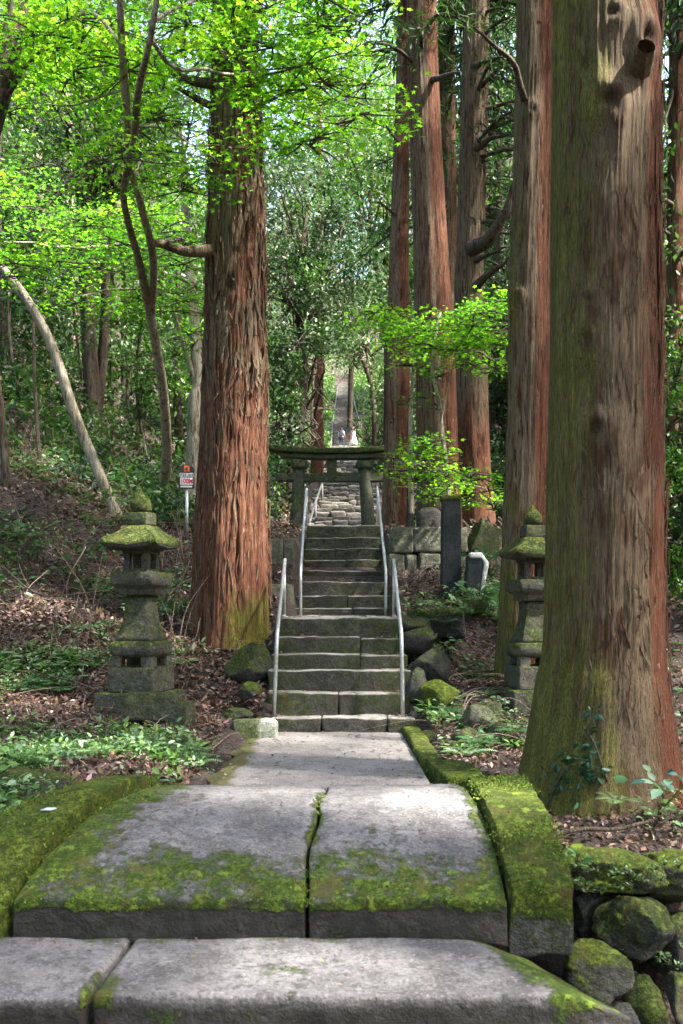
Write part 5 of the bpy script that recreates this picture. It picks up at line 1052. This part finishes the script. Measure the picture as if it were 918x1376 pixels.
# ------------------------------------------------------------------ the two people far up the steps
def skin_fig(name, verts, edges, radii, m, parent, root=0):
    me = bpy.data.meshes.new(name); me.from_pydata([tuple(v) for v in verts], edges, []); o = bpy.data.objects.new(name, me); COL.objects.link(o); o.parent = parent
    me.materials.append(m)
    s = o.modifiers.new('skin', 'SKIN')
    if not me.skin_vertices: me.attributes.new if False else None
    lay = me.skin_vertices[0].data
    for k, r in enumerate(radii): lay[k].radius = (r, r) if np.isscalar(r) else r; lay[k].use_root = (k == root)
    d = o.modifiers.new('sub', 'SUBSURF'); d.levels = 1; d.render_levels = 2
    for pl in me.polygons: pl.use_smooth = True
    return o
M['skin'] = plain('skin', (.5, .3, .22), .6); M['hair'] = plain('black_hair', (.012, .01, .01), .5); M['shirt'] = plain('white_shirt', (.72, .72, .78), .8); M['navy'] = plain('navy_cloth', (.018, .022, .06), .85); M['pale_cloth'] = plain('pale_cloth', (.78, .72, .72), .85); M['rust'] = plain('rust_bag', (.18, .05, .035), .7); M['brown_hair'] = plain('brown_hair', (.05, .025, .015), .5)
def person(loc, rz, label, style):
    t = thing('person', loc, label, 'person', None, rz); h = 1.58 / 7.5
    V = [(0, 0, .88), (0, .02, 1.08), (0, .03, 1.26), (0, .02, 1.36), (0, -.02, 1.41), (0, -.03, 1.50), (0, -.03, 1.56),
         (-.16, .02, 1.30), (-.24, -.03, 1.08), (-.24, -.16, .92), (-.24, -.22, .86), (.16, .02, 1.30), (.25, -.06, 1.1), (.3, -.24, 1.02), (.33, -.31, 1.0),
         (-.09, 0, .82), (-.1, -.02, .46), (-.1, .02, .08), (-.1, -.12, .03), (.09, 0, .82), (.1, .03, .46), (.1, .06, .08), (.1, -.08, .03)]
    E = [(0, 1), (1, 2), (2, 3), (3, 4), (4, 5), (5, 6), (2, 7), (7, 8), (8, 9), (9, 10), (2, 11), (11, 12), (12, 13), (13, 14), (0, 15), (15, 16), (16, 17), (17, 18), (0, 19), (19, 20), (20, 21), (21, 22)]
    Rr = [.13, .11, .13, .06, .055, .095, .085, .06, .042, .034, .03, .06, .042, .034, .03, .085, .055, .035, .035, .085, .055, .035, .035]
    skin_fig('body', V, E, Rr, M['skin'], t)
    skin_fig('shirt', [V[0], V[1], V[2], (0, .02, 1.33), V[7], V[8], V[11], V[12]], [(0, 1), (1, 2), (2, 3), (2, 4), (4, 5), (2, 6), (6, 7)], [.15, .135, .15, .08, .085, .06, .085, .06], M['shirt'] if style == 0 else M['pale_cloth'], t)
    if style == 0: skin_fig('trousers', [(0, 0, .92), V[15], V[16], V[17], V[19], V[20], V[21]], [(0, 1), (1, 2), (2, 3), (0, 4), (4, 5), (5, 6)], [.15, .11, .075, .055, .11, .075, .055], M['navy'], t)
    else:
        v, f = lathe([(.98, .13), (.9, .17), (.7, .22), (.4, .29), (.16, .34), (.15, .3)], 20); v[:, :2] *= 1 + .05 * np.sin(np.arctan2(v[:, 1:2], v[:, :1]) * 7) * sm(.9, .3, v[:, 2:3]); loc0 = t.location.copy(); t.location = (0, 0, 0); MB().add(v, f).build('skirt', M['pale_cloth'], t); t.location = loc0
    hv, hf = rock((0, .02, 1.545), (.22, .25, .24), 3, 14, 3, .03); loc0 = t.location.copy(); t.location = (0, 0, 0)
    hv = hv[:]; MB().add(hv, hf).build('hair', M['hair'] if style == 0 else M['brown_hair'], t)
    for s in (-1, 1): v, f = block((.03, .012, .016), .004, .02, 0); MB().add(v + np.array([s * .035, -.118, 1.535]), f).build('eye', M['hair'], t)
    v, f = block((.03, .03, .05), .012, .02, 0); MB().add(v + np.array([0, -.128, 1.5]), f).build('nose', M['skin'], t)
    t.location = loc0; return t
a = W(459, 602, 80.8); person((a[0], 80.8, 13.85), math.radians(168), 'person seen from behind in a white shirt and navy trousers on the far steps', 0)
b = W(475, 602, 80.3); person((b[0], 80.3, 13.85), math.radians(-55), 'person in a pale dress beside the one with the navy backpack', 1)
v, f = block((.32, .18, .44), .07, .05, .01, 5, 3); o = MB().add(rotz(v, .2) + np.array([a[0] - .03, 80.62, 15.0]), f).build('backpack', M['navy'], org=(a[0], 80.6, 14.8)); tag(o, 'navy backpack on the back of the person in the white shirt', 'backpack')
v, f = block((.26, .14, .34), .05, .05, .01, 5, 4); o = MB().add(v + np.array([b[0] - .2, 80.0, 14.62]), f).build('shoulder_bag', M['rust'], org=(b[0] - .2, 80, 14.4)); tag(o, 'reddish brown bag carried by the person in the pale dress', 'bag')

# ------------------------------------------------------------------ light, sky, camera
az = math.atan2(SUN_DIR[0], SUN_DIR[1])
w = bpy.data.worlds.new('World'); scene.world = w; w.use_nodes = True; nt = w.node_tree; nt.nodes.clear()
sky = nt.nodes.new('ShaderNodeTexSky'); sky.sky_type = 'NISHITA'; sky.sun_disc = False; sky.sun_elevation = SUN_EL; sky.sun_rotation = az; sky.dust_density = 5.0; sky.air_density = 1.2; sky.ozone_density = .8
bg = nt.nodes.new('ShaderNodeBackground'); bg.inputs[1].default_value = .097; o = nt.nodes.new('ShaderNodeOutputWorld'); nt.links.new(sky.outputs[0], bg.inputs[0]); nt.links.new(bg.outputs[0], o.inputs[0])
sl = bpy.data.lights.new('sun', 'SUN'); sl.energy = 3.6; sl.angle = math.radians(2.5); sl.color = (1, .95, .86); so = bpy.data.objects.new('sun', sl); COL.objects.link(so)
dv = Vector((math.sin(az) * math.cos(SUN_EL), math.cos(az) * math.cos(SUN_EL), math.sin(SUN_EL))); so.rotation_euler = dv.to_track_quat('Z', 'Y').to_euler(); so.location = (20, 5, 40)
cd = bpy.data.cameras.new('camera'); cam = bpy.data.objects.new('camera', cd); COL.objects.link(cam); cam.location = (0, 0, H); cam.rotation_euler = (math.pi / 2, 0, 0)
cd.sensor_fit = 'VERTICAL'; cd.sensor_height = 36; cd.lens = 36 * F / 1376; cd.shift_y = (CY - 688) / 1376; cd.shift_x = (459 - CX) / 1376; cd.clip_end = 1000; cd.clip_start = .05
cd.dof.use_dof = True; cd.dof.focus_distance = 11; cd.dof.aperture_fstop = 4.0
scene.camera = cam
vs = scene.view_settings; vs.view_transform = 'Standard'; vs.look = 'None'; vs.exposure = 3.2; vs.gamma = 1; vs.use_curve_mapping = False
cy = scene.cycles; cy.use_denoising = True; cy.max_bounces = 8; cy.diffuse_bounces = 4; cy.transmission_bounces = 4; cy.sample_clamp_indirect = 6; cy.caustics_reflective = False; cy.caustics_refractive = False
